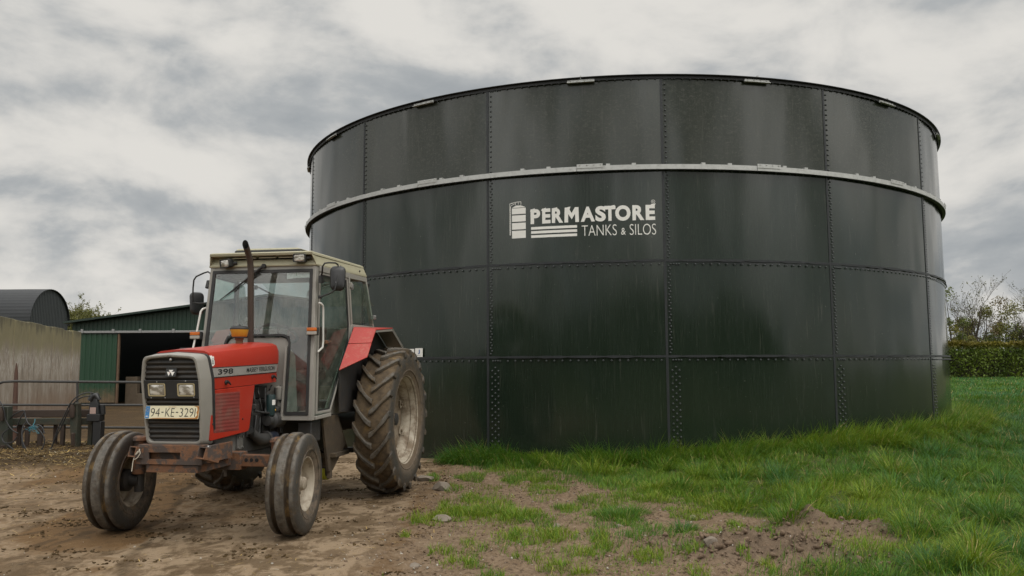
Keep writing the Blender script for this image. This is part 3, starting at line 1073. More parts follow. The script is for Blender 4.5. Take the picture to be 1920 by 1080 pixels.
def wheel_rear(side):
    w = empty('rear_wheel', (0, side * .981, .8375))
    w.parent = tractor
    half = [(.492, .140), (.506, .164), (.53, .176), (.585, .198), (.645, .207), (.70, .204), (.745, .193), (.775, .172), (.789, .135), (.794, .07)]
    prof = half + [(r, -a) for r, a in reversed(half)]
    mb = MB()
    mb.lathe(prof, 90, 'y', closed=True)
    NL = 21
    for s_ in (-1, 1):
        mb.lathe([(.556, s_ * .183), (.556, s_ * .191), (.572, s_ * .199), (.578, s_ * .193)], 90, 'y')
        for k in range(NL):
            p0 = 2 * PI * (k + (.5 if s_ > 0 else 0)) / NL
            secs = []
            for i in range(9):
                f = i / 8
                if f < .86:
                    g = f / .86
                    a = -.012 + .212 * g
                    top = .8375 - .024 * g * g
                    bot = .775 - .02 * g
                    ph = p0 + .285 * g ** 1.35
                else:                               # turned down over the shoulder
                    g = (f - .86) / .14
                    a = .200 + .014 * g
                    top = .8135 - .075 * g
                    bot = .745 - .05 * g
                    ph = p0 + .285 + .012 * g
                hw = (.025 + .004 * math.sin(k * 2.3 + i)) * (1.25 if f > .5 else 1.0)
                dph = hw / .82

                def pt(r, q, aa):
                    return (r * math.cos(q), s_ * aa, r * math.sin(q))
                wb = 1.45
                in_ = .030 if f >= .86 else 0
                secs.append([pt(bot, ph - dph * wb, a - in_), pt(top, ph - dph, a), pt(top, ph + dph, a), pt(bot, ph + dph * wb, a - in_)])
            mb.loft(secs)
    mb.build('tyre', m_tyre_r, w, smooth=32, bevel=.006, seg=2)
    s = side
    mb = MB()
    o = [(.528, .150), (.528, .161), (.516, .168), (.503, .163), (.496, .145), (.470, .118), (.462, .085), (.468, .075), (.455, .045), (.446, .0), (.455, -.045), (.468, -.075), (.466, -.085), (.473, -.118), (.496, -.145), (.504, -.163), (.517, -.168), (.528, -.16), (.528, -.150)]
    b_ = [(r + (.006 if abs(a) < .15 else 0), a) for r, a in o]
    mb.lathe(o + [(.51, -.14), (.49, -.11), (.475, -.05), (.462, 0), (.475, .05), (.49, .11), (.51, .14)], 80, 'y', closed=True)
    for k in range(8):
        t_ = 2 * PI * (k + .5) / 8
        Rm = rotm(0, -t_, 0)
        mb.box(Rm @ np.array([.425, s * -.02, 0]), (.07, .012, .10), Rm)
        mb.box(Rm @ np.array([.446, s * -.005, 0]), (.020, .06, .12), Rm)
    rim = mb.build('rim', m_cream, w, smooth=40)
    db = MB()
    db.lathe([(.445, s * -.030), (.40, s * -.034), (.36, s * -.055), (.27, s * -.075), (.20, s * -.060), (.135, s * -.052), (.0, s * -.050)], 64, 'y')
    db.lathe([(.445, s * -.040), (.40, s * -.044), (.36, s * -.065), (.27, s * -.085), (.20, s * -.070), (.135, s * -.062), (.0, s * -.060)], 64, 'y')
    for k in range(8):
        t_ = 2 * PI * (k + .5) / 8
        db.lathe([(.020, s * -.03), (.020, s * .006), (.0, s * .008)], 6, 'y', c=(.415 * math.cos(t_), 0, .415 * math.sin(t_)))
    for k in range(8):
        t_ = 2 * PI * k / 8
        db.lathe([(.017, s * -.06), (.017, s * -.025), (.0, s * -.024)], 6, 'y', c=(.165 * math.cos(t_), 0, .165 * math.sin(t_)))
    db.build('wheel_disc', surf('mud_splashed_disc', (.22, .18, .13), .7, var=.2, dirt=.85, dcol=(.10, .068, .038), ds=5, dlo=.38, dhi=.62, bump=.2, bs=30) if side > 0 else bpy.data.materials['mud_splashed_disc'], w, smooth=40)
    hb = MB()
    hb.lathe([(.12, s * -.055), (.115, s * -.02), (.075, s * .0), (.07, s * .05), (.05, s * .06), (.0, s * .06)], 28, 'y')
    hb.build('hub', m_dark, w, smooth=40)


for s in (1, -1):
    wheel_front(s)
    wheel_rear(s)


# ---- bonnet
def sec(x, k, ztop, ws):
    """half outline of the bonnet at station x"""
    h = [(.272, 1.268 + .037 * k), (.277, 1.38 + .03 * k), (.272 + .02 * k, 1.47 + .05 * k), (.258 + .032 * k, 1.545 + .07 * k), (.236 + .034 * k, 1.577 + .09 * k), (.20 + .03 * k, 1.594 + .092 * k), (.10, 1.604 + .094 * k), (0, 1.607 + .094 * k)]
    pts = h + [(-a, b) for a, b in reversed(h[:-1])]
    return [(x, a * ws, b) for a, b in pts]


mb = MB()
st = [(2.792, 0.0, 1.0), (2.775, .004, 1.004)]
secs = []
for i in range(13):
    f = i / 12
    secs.append(sec(2.79 - 1.20 * f, f, 0, 1.0))
# rounded rear shoulder
for d, sc, dz_ in ((.022, .99, .004), (.040, .97, .012), (.052, .94, .024)):
    base_ = sec(2.79 - 1.20 - d, 1.0, 0, 1)
    secs.append([(x, y * sc, z - max(0, (z - 1.45)) / .25 * dz_) for x, y, z in base_])
mb.loft(secs, closed=True, caps=True)
hood = mb.build('bonnet', m_red, tractor, smooth=30)


def hood_y(x, z):
    """left face of the bonnet"""
    k = (2.79 - x) / 1.2
    zs = [1.268 + .037 * k, 1.38 + .03 * k, 1.47 + .05 * k, 1.545 + .07 * k, 1.577 + .09 * k]
    ys = [.272, .277, .272 + .02 * k, .258 + .032 * k, .236 + .034 * k]
    return float(np.interp(z, zs, ys))


# silver stripe with lettering, both sides
for s in (1, -1):
    V, Fc = [], []
    n = 12
    for i in range(n + 1):
        f = i / n
        x = 2.785 - 1.205 * f
        for j in range(5):
            g = j / 4
            z = 1.372 + .034 * f + g * .078
            V.append((x, s * (hood_y(x, z) + .0025), z))
    for i in range(n):
        for j in range(4):
            Fc.append((i * 5 + j, i * 5 + j + 1, i * 5 + j + 6, i * 5 + j + 5))
    flat_mesh('stripe', V, Fc, m_silver, hood)
    mb = MB()
    for dz_ in (-.004, .0785):
        mb.tube([(2.785 - 1.205 * i / 8, s * (hood_y(2.785 - 1.205 * i / 8, 1.372 + dz_ + .034 * i / 8) + .0015), 1.372 + dz_ + .034 * i / 8) for i in range(9)], .0035, 6)
    mb.build('stripe_edge', m_letter, hood)
    for txt, xa, xb, za, zb, bold in (('398', 2.700, 2.445, .018, .064, .016), ('MASSEY FERGUSON', 2.200, 1.640, .018, .060, .006)):
        V2, F2 = text_shape(txt, xa - xb, zb - za, bold)
        V = []
        for a, b_ in V2:
            x = xa - a if s > 0 else xb + a
            z = 1.372 + .034 * (2.785 - x) / 1.205 + za + b_
            V.append((x, s * (hood_y(x, z) + .0045), z))
        flat_mesh('lettering', V, F2, m_letter, hood)

# torn white crest sticker and bonnet catches, left side
pp = [(0, 0), (.030, -.004), (.052, .012), (.058, .045), (.052, .060), (.057, .085), (.046, .092), (.040, .078), (.034, .100), (.022, .088), (.012, .100), (.008, .070), (-.002, .055), (.003, .03)]
mb = MB()
c0 = tl(393, 686, 1, .262)
mb.slab([(c0[0] - a * 1.15, hood_y(c0[0] - a, c0[2] + b_ * .9) + .001, c0[2] + b_ * .9) for a, b_ in pp], (0, .0015, 0))
mb.build('sticker', m_white, hood, smooth=0)
mb = MB()
for k in range(4):
    mb.bb((c0[0] - .050, .272, c0[2] + .018 + .014 * k), (c0[0] - .018, .276, c0[2] + .022 + .014 * k))
mb.build('sticker_print', m_greyprint, hood, smooth=0)
for u, v in ((424, 717), (511, 706.5)):
    c = tl(u, v, 1, .279)
    mb = MB()
    mb.lathe([(.020, .270), (.019, .284), (.010, .292), (.007, .315), (.0, .316)], 14, 'y', c=(c[0], 0, c[2]))
    mb.tube([(c[0] + .012, .300, c[2] + .012), (c[0] - .035, .304, c[2] - .020)], [.010, .006], 8)
    mb.build('bonnet_catch', m_black, hood)

# ---- side panels with mesh grilles
for s in (1, -1):
    P = [(2.785, 1.263), (2.785, .853), (2.775, .843), (2.165, .868), (2.125, .876), (2.108, .900), (2.022, 1.286)]
    mb = MB()
    mb.prism(P, 'y', s * .252, s * .276)
    sp = mb.build('side_panel', m_red, tractor, bevel=.004, smooth=30)
    a, b_, c, d = tl(403, 738, 1, .277), tl(450, 734, 1, .277), tl(450.5, 806, 1, .277), tl(403, 812, 1, .277)
    ring = [a, b_, c, d]
    cen = sum(ring) / 4
    mb = MB()
    n = 11
    secs = []
    for i in range(n * 4 + 1):
        f = i / (n * 4)
        z0_ = a[2] + (d[2] - a[2]) * f
        z1_ = b_[2] + (c[2] - b_[2]) * f
        y = .2785 + .0013 * (1 if (i % 4) in (1, 2) else -.6)
        row = []
        for q in range(9):
            g = q / 8
            row.append((a[0] + (b_[0] - a[0]) * g, s * (y if 0 < q < 8 and 0 < i < n * 4 else .2762), z0_ + (z1_ - z0_) * g))
        secs.append(row)
    mb.loft(secs, closed=False, caps=False)
    mb.build('side_grille', None or surf('dusty_red_mesh', (.19, .026, .019), .75, var=.15, vs=14, dirt=.8, dcol=(.165, .078, .058), ds=6, dlo=.38, dhi=.7, speck=.3) if s > 0 else bpy.data.materials['dusty_red_mesh'], sp, smooth=30)
    mb = MB()
    for uu, vv in ((399, 795.5), (455, 785.5)):
        q = tl(uu, vv, 1, .277)
        mb.lathe([(.009, .275), (.008, .281), (.0, .283)], 10, 'y', c=(q[0], 0, q[2]))
    if s > 0:
        mb.build('panel_screw', m_dark, sp)

# ---- radiator grille surround
def gx(z):
    return 2.870 + (z - .825) * .158


gh = [(0, .823), (.205, .823), (.226, .828), (.243, .842), (.249, .865), (.262, 1.20), (.265, 1.345), (.262, 1.37), (.243, 1.50), (.234, 1.525), (.215, 1.542), (.18, 1.550), (0, 1.563)]
go = gh + [(-a, b_) for a, b_ in reversed(gh[1:-1])]


def gsc(pts, k, dz_=0.0, m=0.0):
    out = []
    for a, b_ in pts:
        cz = 1.19
        out.append((a * (1 - k / .265), cz + (b_ - cz) * (1 - k / .37) + dz_))
    return out


mb = MB()
loops = []
for k, dxx in ((-.020, -.150), (-.020, -.130), (-.004, -.010), (.0, -.002), (.006, .0), (.016, -.001), (.020, -.006), (.022, -.045)):
    loops.append([(gx(b_) + dxx, a, b_) for a, b_ in gsc(go, k)])
mb.loft(loops, True, False)
gs = mb.build('grille_surround', m_grey, tractor, smooth=40)
mb = MB()
mb.loft([[(gx(b_) + dxx, a, b_) for a, b_ in gsc(go, k)] for k, dxx in ((-.0225, -.185), (-.026, -.180), (-.026, -.148), (-.022, -.144))], True, False)
mb.build('rubber_seal', m_black, gs, smooth=40)

m_louv = surf('dusty_black_louvres', (.020, .019, .018), .5, var=.35, dirt=.55, dcol=(.070, .052, .036), ds=6, dlo=.40, dhi=.75, stretch=(1, .5, 1), speck=.12)
ins = gsc(go, .022)
zlo, zhi = min(b_ for a, b_ in ins), max(b_ for a, b_ in ins)
mb = MB()
rows = []
nr = 130
lv = [(z, a) for a, b_ in [(0, 0)] for z in [0]]
rz = sorted(set((b_, a) for a, b_ in ins if a >= 0))
zz = np.array([q[0] for q in rz])
aa = np.array([q[1] for q in rz])
for i in range(nr + 1):
    z = zlo + .002 + (zhi - zlo - .004) * i / nr
    w_ = max(float(np.interp(z, [zlo, zlo + .014, .86, 1.35, 1.49, zhi - .014, zhi], [.185, .212, .231, .243, .224, .20, .10])), .1)
    ph = (z - .84) / .041
    rel = .5 + .5 * math.cos(2 * PI * ph)
    x = gx(z) - .034 + .017 * rel ** .7
    rows.append([(x, w_ * (2 * q / 8 - 1), z) for q in range(9)])
mb.loft(rows, closed=False, caps=False)
lou = mb.build('grille_louvres', m_louv, gs, smooth=50)
mb = MB()
a4 = [tl(u, v, 0, gx(z) - .008) for u, v, z in ((271.5, 715, 1.35), (375.5, 711.5, 1.35), (375, 747, 1.20), (273, 748.5, 1.20))]
zt_, zb_ = 1.352, 1.200
mb.prism([(-.240, zb_), (.240, zb_), (.243, zt_), (-.243, zt_)], 'x', 0, .022)
for i in range(len(mb.v)):
    x, y, z = mb.v[i]
    mb.v[i] = (x + gx(z) - .026, y, z)
lp = mb.build('lamp_panel', m_plastic, gs, bevel=.003)
for yc in (-.127, .135):
    zc_ = 1.272
    hw, hh = .077, .053
    mb = MB()
    def rr(w, h, r, n=5):
        out = []
        for cx, cy, a0 in ((w - r, h - r, 0), (-w + r, h - r, 90), (-w + r, -h + r, 180), (w - r, -h + r, 270)):
            for k in range(n):
                t_ = R_(a0 + 90 * k / (n - 1))
                out.append((cx + r * math.cos(t_), cy + r * math.sin(t_)))
        return out
    o1, o2, o3 = rr(hw, hh, .014), rr(hw - .008, hh - .008, .010), rr(hw - .010, hh - .010, .010)
    x0_ = gx(zc_) - .004
    mb.loft([[(x0_ + dxx, yc + a, zc_ + b_) for a, b_ in lo] for lo, dxx in ((o1, -.004), (o1, .006), (o2, .006), (o3, -.004))], True, False)
    mb.v = [(x + (z - zc_) * .158, y, z) for x, y, z in mb.v]
    hl = mb.build('headlight', surf('yellowed_bezel', (.40, .33, .19), .4, var=.15) if yc < 0 else bpy.data.materials['yellowed_bezel'], gs, smooth=40)
    mb = MB()
    rings = []
    for k, dxx in ((1, -.001), (.85, .003), (.55, .006), (.2, .0075)):
        rings.append([(x0_ + dxx, yc + a * k, zc_ + b_ * k) for a, b_ in o3])
    mb.loft(rings, True, False)
    mb.add([(x0_ + .0075, yc + a * .2, zc_ + b_ * .2) for a, b_ in o3], [tuple(range(len(o3)))])
    mb.v = [(x + (z - zc_) * .158, y, z) for x, y, z in mb.v]
    mb.build('lens', m_lens, hl, smooth=60)
mb = MB()
for uu, vv in ((296, 716), (350, 714.5), (283, 746), (309, 746), (363, 745)):
    q = tl(uu, vv, 0, 2.932)
    mb.lathe([(.006, 0), (.005, .004), (0, .005)], 8, 'x', c=(gx(q[2]) - .005, q[1], q[2]))
mb.build('panel_screw', m_steel, gs)
# badge: three pale triangles on a black plate
mb = MB()
mb.prism(rr(.047, .036, .007), 'x', 0, .012)
bdx = gx(1.412) - .022
bd = mb.build('badge', m_black, gs, bevel=.002)
bd.location = (bdx + .008, .007, 1.412)
bd.rotation_euler = (0, -.155, 0)
V, Fc = [], []
for cx, cz, w, h in ((0, .011, .021, .024), (-.0165, -.009, .0185, .034), (.0165, -.009, .0185, .034)):
    b0 = len(V)
    V += [(.0135, cx - w, cz + h * .45), (.0135, cx + w, cz + h * .45), (.0135, cx, cz - h * .55)]
    Fc.append((b0, b0 + 1, b0 + 2))
flat_mesh('emblem', V, Fc, m_white, bd)
V = [(.0145, -.0110, .003), (.0145, -.004, .002), (.0145, -.006, -.006), (.0145, -.013, -.004)]
flat_mesh('emblem_speck', V, [(0, 1, 2, 3)], m_red, bd)
mb = MB()
q = tl(320.5, 674.5, 0, 2.96)
mb.lathe([(.012, 0), (.011, .006), (.004, .009), (0, .009)], 12, 'x', c=(gx(q[2]) - .018, q[1], q[2]))
mb.build('grille_lock', m_steel, gs)

# number plate
m_plate = surf('yellowed_plate', (.66, .60, .42), .45, var=.06, vs=5, speck=.1)
m_pblue = surf('plate_blue', (.03, .16, .36), .5, var=.1)
m_prust = surf('plate_rust', (.36, .15, .03), .8, var=.4, vs=20)
pr_ = empty('number_plate', (gx(1.087) + .006, .003, 1.0875), 0)
pr_.parent = gs
pr_.rotation_euler = (0, -.155, 0)
pr_.rotation_euler = Matrix(((math.cos(-.155), 0, math.sin(-.155)), (0, 1, 0), (-math.sin(-.155), 0, math.cos(-.155)))).to_euler()
pw, phh = .240, .0535
mb = MB()
mb.prism(rr(pw, phh, .006, 3), 'x', -.003, 0)
mb.build('plate_back', m_plate, pr_, smooth=30)
flat_mesh('plate_band', [(.0008, -pw + .002, -phh + .003), (.0008, -pw + .040, -phh + .003), (.0008, -pw + .040, phh - .003), (.0008, -pw + .002, phh - .003)], [(0, 1, 2, 3)], m_pblue, pr_)
rv = [(-pw + .04, -phh + .001), (pw - .012, -phh + .001), (pw - .003, -phh + .006), (pw - .001, phh - .004), (pw - .03, phh - .001), (pw - .05, phh - .004), (pw - .021, phh - .010), (pw - .014, .02), (pw - .022, 0),
      (pw - .012, -.02), (pw - .03, -phh + .010), (.05, -phh + .0055), (-.12, -phh + .008), (-.17, -phh + .005)]
flat_mesh('plate_corrosion', [(.0009, a, b_) for a, b_ in rv], [tuple(range(len(rv)))], m_prust, pr_)


def plate_text(txt, y0, y1, z0, z1, bold, mat):
    V2, F2 = text_shape(txt, y1 - y0, z1 - z0, bold)
    flat_mesh('plate_text', [(.0016, y0 + a, z0 + b_) for a, b_ in V2], F2, mat, pr_)


for chs, y0, y1 in (('94', -.190, -.108), ('KE', -.058, .022), ('329', .070, .192)):
    plate_text(chs, y0, y1, -.036, .034, -.012, m_letter)
for y0 in (-.094, .036):
    flat_mesh('plate_text', [(.0016, y0, -.004), (.0016, y0 + .020, -.004), (.0016, y0 + .020, .004), (.0016, y0, .004)], [(0, 1, 2, 3)], m_letter, pr_)
flat_mesh('plate_text', [(.0016, .203, -.036), (.0016, .2095, -.036), (.0016, .2095, .034), (.0016, .203, .034)], [(0, 1, 2, 3)], m_letter, pr_)
plate_text('CILL DARA', -.035, .035, .040, .0475, .01, m_prust)
plate_text('IRL', -pw + .010, -pw + .034, -.040, -.028, .01, m_white)
mb = MB()
for k in range(10):
    t_ = 2 * PI * k / 10
    mb.box((.0012, -pw + .021 + .011 * math.cos(t_), .018 + .013 * math.sin(t_)), (.001, .003, .003))
mb.build('plate_stars', m_yellow, pr_, smooth=0)

# ---- rusty front frame
mb = MB()
ox, oy = 2.945, .0
outer = [(-.282, .668), (.300, .664), (.300, .826), (-.285, .812)]
slot = [(-.176, .708), (.104, .706), (.104, .764), (-.176, .762)]
mb.frame([(ox, a, b_) for a, b_ in outer], [(ox, a, b_) for a, b_ in slot], (-.018, 0, 0))
mb.bb((ox - .10, -.283, .811), (ox - .0185, .299, .822))
mb.bb((ox - .10, -.20, .69), (ox - .06, .15, .79))
mb.bb((2.30, -.20, .600), (2.93, .26, .660))
mb.bb((2.45, -.285, .67), (2.926, -.262, .81))
mb.bb((2.45, .276, .67), (2.926, .299, .81))
bump = mb.build('front_weight_frame', m_rust, tractor, bevel=.003, smooth=30)


def square_socket(c, dirv_, size, length):
    d = np.array(dirv_, float)
    d /= np.linalg.norm(d)
    up = np.array([0, 0, 1.0])
    sx_ = np.cross(up, d)
    sx_ /= np.linalg.norm(sx_)
    uz = np.cross(d, sx_)
    o_, i_ = size / 2, size / 2 - .009
    m_ = MB()
    c = np.array(c, float)

    def lp_(h, t_):
        return [c + d * t_ + sx_ * a * h + uz * b_ * h for a, b_ in ((-1, -1), (1, -1), (1, 1), (-1, 1))]
    m_.loft([lp_(o_, -length), lp_(o_, 0), lp_(i_, 0), lp_(i_, -length * .95)], True, False)
    m_.add(lp_(i_, -length * .9), [(0, 1, 2, 3)])
    return m_


sk = square_socket((3.02, .335, .775), (.86, -.40, .30), .098, .15)
sk.build('beam_socket', m_rust, bump, smooth=30)
sk = square_socket((3.00, -.285, .775), (.86, -.30, .22), .085, .12)
sk.build('beam_socket', m_rust, bump, smooth=30)
mb = MB()
for yy, zz_ in ((.30, .80), (.30, .72)):
    mb.lathe([(.018, .29), (.018, .315), (0, .317)], 6, 'y', c=(2.86, 0, zz_))
mb.build('frame_bolt', m_steel, bump)
# pale twine knotted round the left socket
tw = [tl(u, v, 0, 3.01) for u, v in ((262, 842), (259, 848), (252, 855), (249, 868), (247, 884))]
tw2 = [tl(u, v, 0, 3.015) for u, v in ((261, 842), (263, 850), (258, 858), (252, 862), (251, 856), (258, 846))]
mb = MB()
mb.tube(tw, .0032, 5)
mb.tube(tw2, .003, 5)
o = mb.build('twine', m_twine, None)
for vtx in o.data.vertices:
    pass
o.location = (TX0, TY0, TZ0)
o.rotation_euler = (0, 0, -PI / 2 - TA)
tag(o, 'pale frayed twine hanging from the rusty front frame of the tractor', 'twine')

# ---- front axle
mb = MB()
mb.bb((2.27, -.35, .555), (2.40, .35, .71))
for s in (1, -1):
    mb.bb((2.285, s * .30, .585), (2.385, s * .68, .685))
    mb.tube([(2.3346, s * .665, .50), (2.3346, s * .665, .80)], .058, 14)
    mb.lathe([(.075, .80), (.065, .83), (.03, .84), (0, .84)], 14, 'z', c=(2.3346, s * .665, 0))
ax = mb.build('front_axle', m_rust, tractor, bevel=.006, smooth=30)
mb = MB()
for yy in (.395, .445, .495):
    mb.lathe([(.017, 2.384), (.017, 2.3875), (0, 2.3875)], 12, 'x', c=(0, yy, .642))
    mb.lathe([(.017, 2.384), (.017, 2.3875), (0, 2.3875)], 12, 'x', c=(0, -yy, .642))
mb.build('axle_hole_shade', m_soot_shade, ax)  # flat black discs paint the shade inside the drilled holes
mb = MB()
mb.tube([(2.20, -.62, .60), (2.20, .62, .60)], .018, 10)
mb.tube([(2.20, .60, .60), (2.335, .665, .82)], .022, 10)
mb.tube([(2.20, -.60, .60), (2.335, -.665, .82)], .022, 10)
mb.build('track_rod', m_dark, ax)

# ---- chassis, engine, gearbox
mb = MB()
mb.prism([(2.86, .83), (2.86, .70), (2.72, .70), (2.60, .76), (2.42, .76), (2.32, .70), (2.12, .70), (2.12, .85)], 'y', -.215, .215)
mb.bb((2.13, .2155, .71), (2.24, .232, .84))
mb.build('front_support', surf('grey_casting', (.13, .125, .115), .55, var=.2, dirt=.6, dcol=(.07, .05, .03), ds=8), tractor, bevel=.006)
mb = MB()
for xx, zz_ in ((2.225, .825), (2.225, .73), (2.15, .825), (2.15, .73)):
    mb.lathe([(.011, .231), (.011, .242), (0, .243)], 6, 'y', c=(xx, 0, zz_))
mb.build('casting_bolt', m_steel, tractor)
eng = MB()
eng.bb((1.30, -.17, .66), (2.16, .17, 1.14))
eng.bb((1.36, -.13, 1.145), (2.12, .13, 1.27))
eng.bb((1.42, -.20, .56), (2.08, .16, .655))
for k in range(5):
    eng.bb((1.42 + k * .16, .1705, .80), (1.50 + k * .16, .19, 1.10))
eo = eng.build('engine', m_engine, tractor, bevel=.01)
mb = MB()
mb.lathe([(0, .98), (.047, .985), (.050, 1.0), (.050, 1.17), (.046, 1.185), (0, 1.187)], 20, 'z', c=(1.66, .255, 0))
mb.build('fuel_filter', surf('filter_dark_teal', (.016, .035, .036), .35, var=.2), eo, smooth=40)
mb = MB()
arcp = []
for k in range(7):
    a = R_(-20 + 60 * k / 6)
    arcp.append((1.66 + .0515 * math.sin(a), .255 + .0515 * math.cos(a)))
mb.loft([[(x, y, z) for x, y in arcp] for z in (1.085, 1.135)], closed=False, caps=False)
mb.build('filter_label', m_white, eo)
mb = MB()
mb.lathe([(0, 1.40), (.075, 1.405), (.082, 1.42), (.082, 1.62), (.06, 1.635), (.05, 1.70), (0, 1.705)], 22, 'x', c=(0, .245, .935))
mb.tube([(1.43, .26, 1.03), (1.60, .26, 1.03)], .036, 12)
mb.build('starter_motor', m_engine, eo, smooth=40)
mb = MB()
mb.lathe([(0, 1.50), (.054, 1.505), (.056, 1.53), (.056, 1.64), (.05, 1.66)], 20, 'x', c=(0, .235, .765))
mb.build('oil_filter', surf('filter_navy', (.018, .022, .035), .3, var=.3, dirt=.4, dcol=(.15, .15, .16), ds=22), eo, smooth=40)
mb = MB()
mb.tube([(1.66, .235, .765), (1.80, .235, .765), (1.88, .225, .80), (1.95, .20, .86)], [.062, .055, .042, .042], 14)
mb.lathe([(.066, 1.665), (.070, 1.675), (.070, 1.70), (.066, 1.71)], 20, 'x', c=(0, .235, .765))
mb.build('lower_pipe', m_engine, eo, smooth=40)
mb = MB()
rnd = random.Random(3)
for a, b_ in (((1.95, .22, 1.27), (1.93, .24, 1.06)), ((1.88, .23, 1.27), (1.84, .26, 1.05)), ((1.76, .25, 1.25), (1.76, .26, 1.02)), ((1.96, .24, 1.04), (1.62, .27, 1.0)),
              ((1.55, .25, 1.25), (1.50, .26, 1.0)), ((1.83, .24, .98), (1.86, .25, .76)), ((1.90, .24, 1.0), (1.95, .24, .80)), ((1.47, .27, 1.27), (1.46, .28, .80)), ((1.42, .28, 1.10), (1.41, .28, .66)), ((1.60, .24, 1.27), (1.75, .26, 1.18))):
    a, b_ = np.array(a), np.array(b_)
    pts = [a + (b_ - a) * f + np.array([.03, .015, 0]) * math.sin(f * PI) * rnd.uniform(-1, 1) for f in np.linspace(0, 1, 7)]
    mb.tube(pts, rnd.uniform(.006, .012), 7)
mb.build('hoses', m_black, eo, smooth=50)
mb = MB()
mb.bb((1.93, .205, 1.0), (2.0, .245, 1.05))
mb.bb((1.54, .22, 1.02), (1.64, .27, 1.10))
mb.tube([(1.96, .24, 1.085), (1.995, .255, 1.085)], .026, 12)
mb.build('pump_bodies', m_dark, eo, bevel=.005)
mb = MB()
mb.lathe([(.018, .245), (.020, .258), (.0, .262)], 12, 'y', c=(1.965, 0, 1.085))
mb.build('bright_cap', m_steel, eo, smooth=40)
mb = MB()
mb.tube([(1.62, .27, 1.035), (1.60, .285, 1.03)], .012, 8)
mb.build('yellow_cap', m_yellow, eo)
mb = MB()
mb.lathe([(.0, 1.12), (.045, 1.13), (.05, 1.17), (.05, 1.25), (.0, 1.27)], 16, 'z', c=(1.47, .265, 0))
mb.build('brake_reservoir', m_grey, eo, smooth=40)
mb = MB()
mb.prism([(1.35, .58), (1.35, .98), (.70, .98), (.55, 1.05), (-.25, 1.05), (-.32, .95), (-.32, .58), (.2, .50), (.9, .50)], 'y', -.20, .20)
mb.lathe([(.17, .2), (.15, .32), (.12, .45), (.115, .90)], 20, 'y', c=(0, 0, .8375))
mb.lathe([(.17, -.2), (.15, -.32), (.12, -.45), (.115, -.90)], 20, 'y', c=(0, 0, .8375))
mb.build('gearbox', m_dark, tractor, bevel=.01)
# mounting leg, step and grey box under the left door; mirrored on the other side
for s in (1, -1):
    mb = MB()
    mb.bb((1.18, s * .44, .70), (1.42, s * .585, .905))
    mb.build('side_tank', m_engine, tractor, bevel=.012)
    mb = MB()
    mb.slab([(1.16, s * .60, .93), (.92, s * .66, .95), (.66, s * .665, .62), (.86, s * .60, .36), (.98, s * .60, .36)], (0, -s * .03, 0))
    mb.slab([(.92, s * .665, .95), (.62, s * .67, .58), (.62, s * .52, .58), (.92, s * .52, .95)], (.0, 0, -.015))
    mb.bb((.55, s * .42, .50), (.95, s * .665, .545))
    mb.bb((.60, s * .40, .36), (.66, s * .44, .50))
    mb.bb((.88, s * .56, .28), (.94, s * .60, .36))
    mb.build('step_bracket', surf('mud_caked_steel', (.06, .045, .03), .85, var=.4, dirt=.8, dcol=(.12, .085, .05), ds=9, bump=.4, bs=30) if s > 0 else bpy.data.materials['mud_caked_steel'], tractor, bevel=.005)
m_hivis = surf('yellow_green_guard', (.42, .42, .03), .5, var=.15, dirt=.6, dcol=(.08, .06, .03), ds=8)
mb = MB()
c = tl(606, 884, 1, .30)
pts1 = []
for k in range(11):
    a = R_(-150 + 165 * k / 10)
    pts1.append((c[0] + .12 * math.cos(a), .30, c[2] + .02 + .11 * math.sin(a)))
secs = [[(q[0], .20, q[2]), (q[0], .36, q[2]), (c[0] + (q[0] - c[0]) * .82, .36, c[2] + .02 + (q[2] - c[2] - .02) * .82), (c[0] + (q[0] - c[0]) * .82, .20, c[2] + .02 + (q[2] - c[2] - .02) * .82)] for q in pts1]
mb.loft(secs)
mb.build('shaft_guard', m_hivis, tractor, smooth=40)
mb = MB()
mb.tube([(c[0] - .05, .22, c[2] + .03), (c[0] + .05, .33, c[2] + .02)], .075, 12)
mb.tube([(.3, .25, .42), (c[0], .28, c[2] + .05)], .045, 10)
mb.bb((-.5, -.35, .40), (-.42, .35, .46))
mb.build('drawbar', m_dark, tractor, smooth=40)


# ---- cab
def fx(z):
    return 1.36 + (2.49 - z) * .1026


def sy(x, z):
    return .63 - .0333 * (z - .93) + .105 * (fx(z) - x)


def sp3(x, z, s=1, off=0.0):
    return np.array([x, s * (sy(x, z) + off), z])


def fp3(y, z, off=0.0):
    return np.array([fx(z) + off, y, z])


# corner posts of the left/right side in side-plane coordinates
Bt, Bm, Bk, Bb = (.657, 2.485), (.625, 1.90), (.745, 1.695), (1.150, .985)
Ct, Cb = (.24, 2.49), (.07, 1.905)
cab = MB()


def flatbar(mb_, pts, w, th, nrm):
    """square-section bar following pts: w across, th along nrm"""
    nrm = np.array(nrm, float)
    nrm /= np.linalg.norm(nrm)
    P = [np.array(p_, float) for p_ in pts]
    secs_ = []
    for i in range(len(P)):
        t_ = P[min(i + 1, len(P) - 1)] - P[max(i - 1, 0)]
        t_ /= np.linalg.norm(t_)
        b_ = np.cross(nrm, t_)
        b_ /= np.linalg.norm(b_)
        k_ = 1.0
        if 0 < i < len(P) - 1:
            t1 = (P[i] - P[i - 1]) / np.linalg.norm(P[i] - P[i - 1])
            k_ = 1 / max(.5, float(t1 @ t_))
        secs_.append([P[i] + b_ * w / 2 * k_ * sx_ + nrm * th / 2 * sz_ for sx_, sz_ in ((-1, -1), (1, -1), (1, 1), (-1, 1))])
    return mb_.loft(secs_)


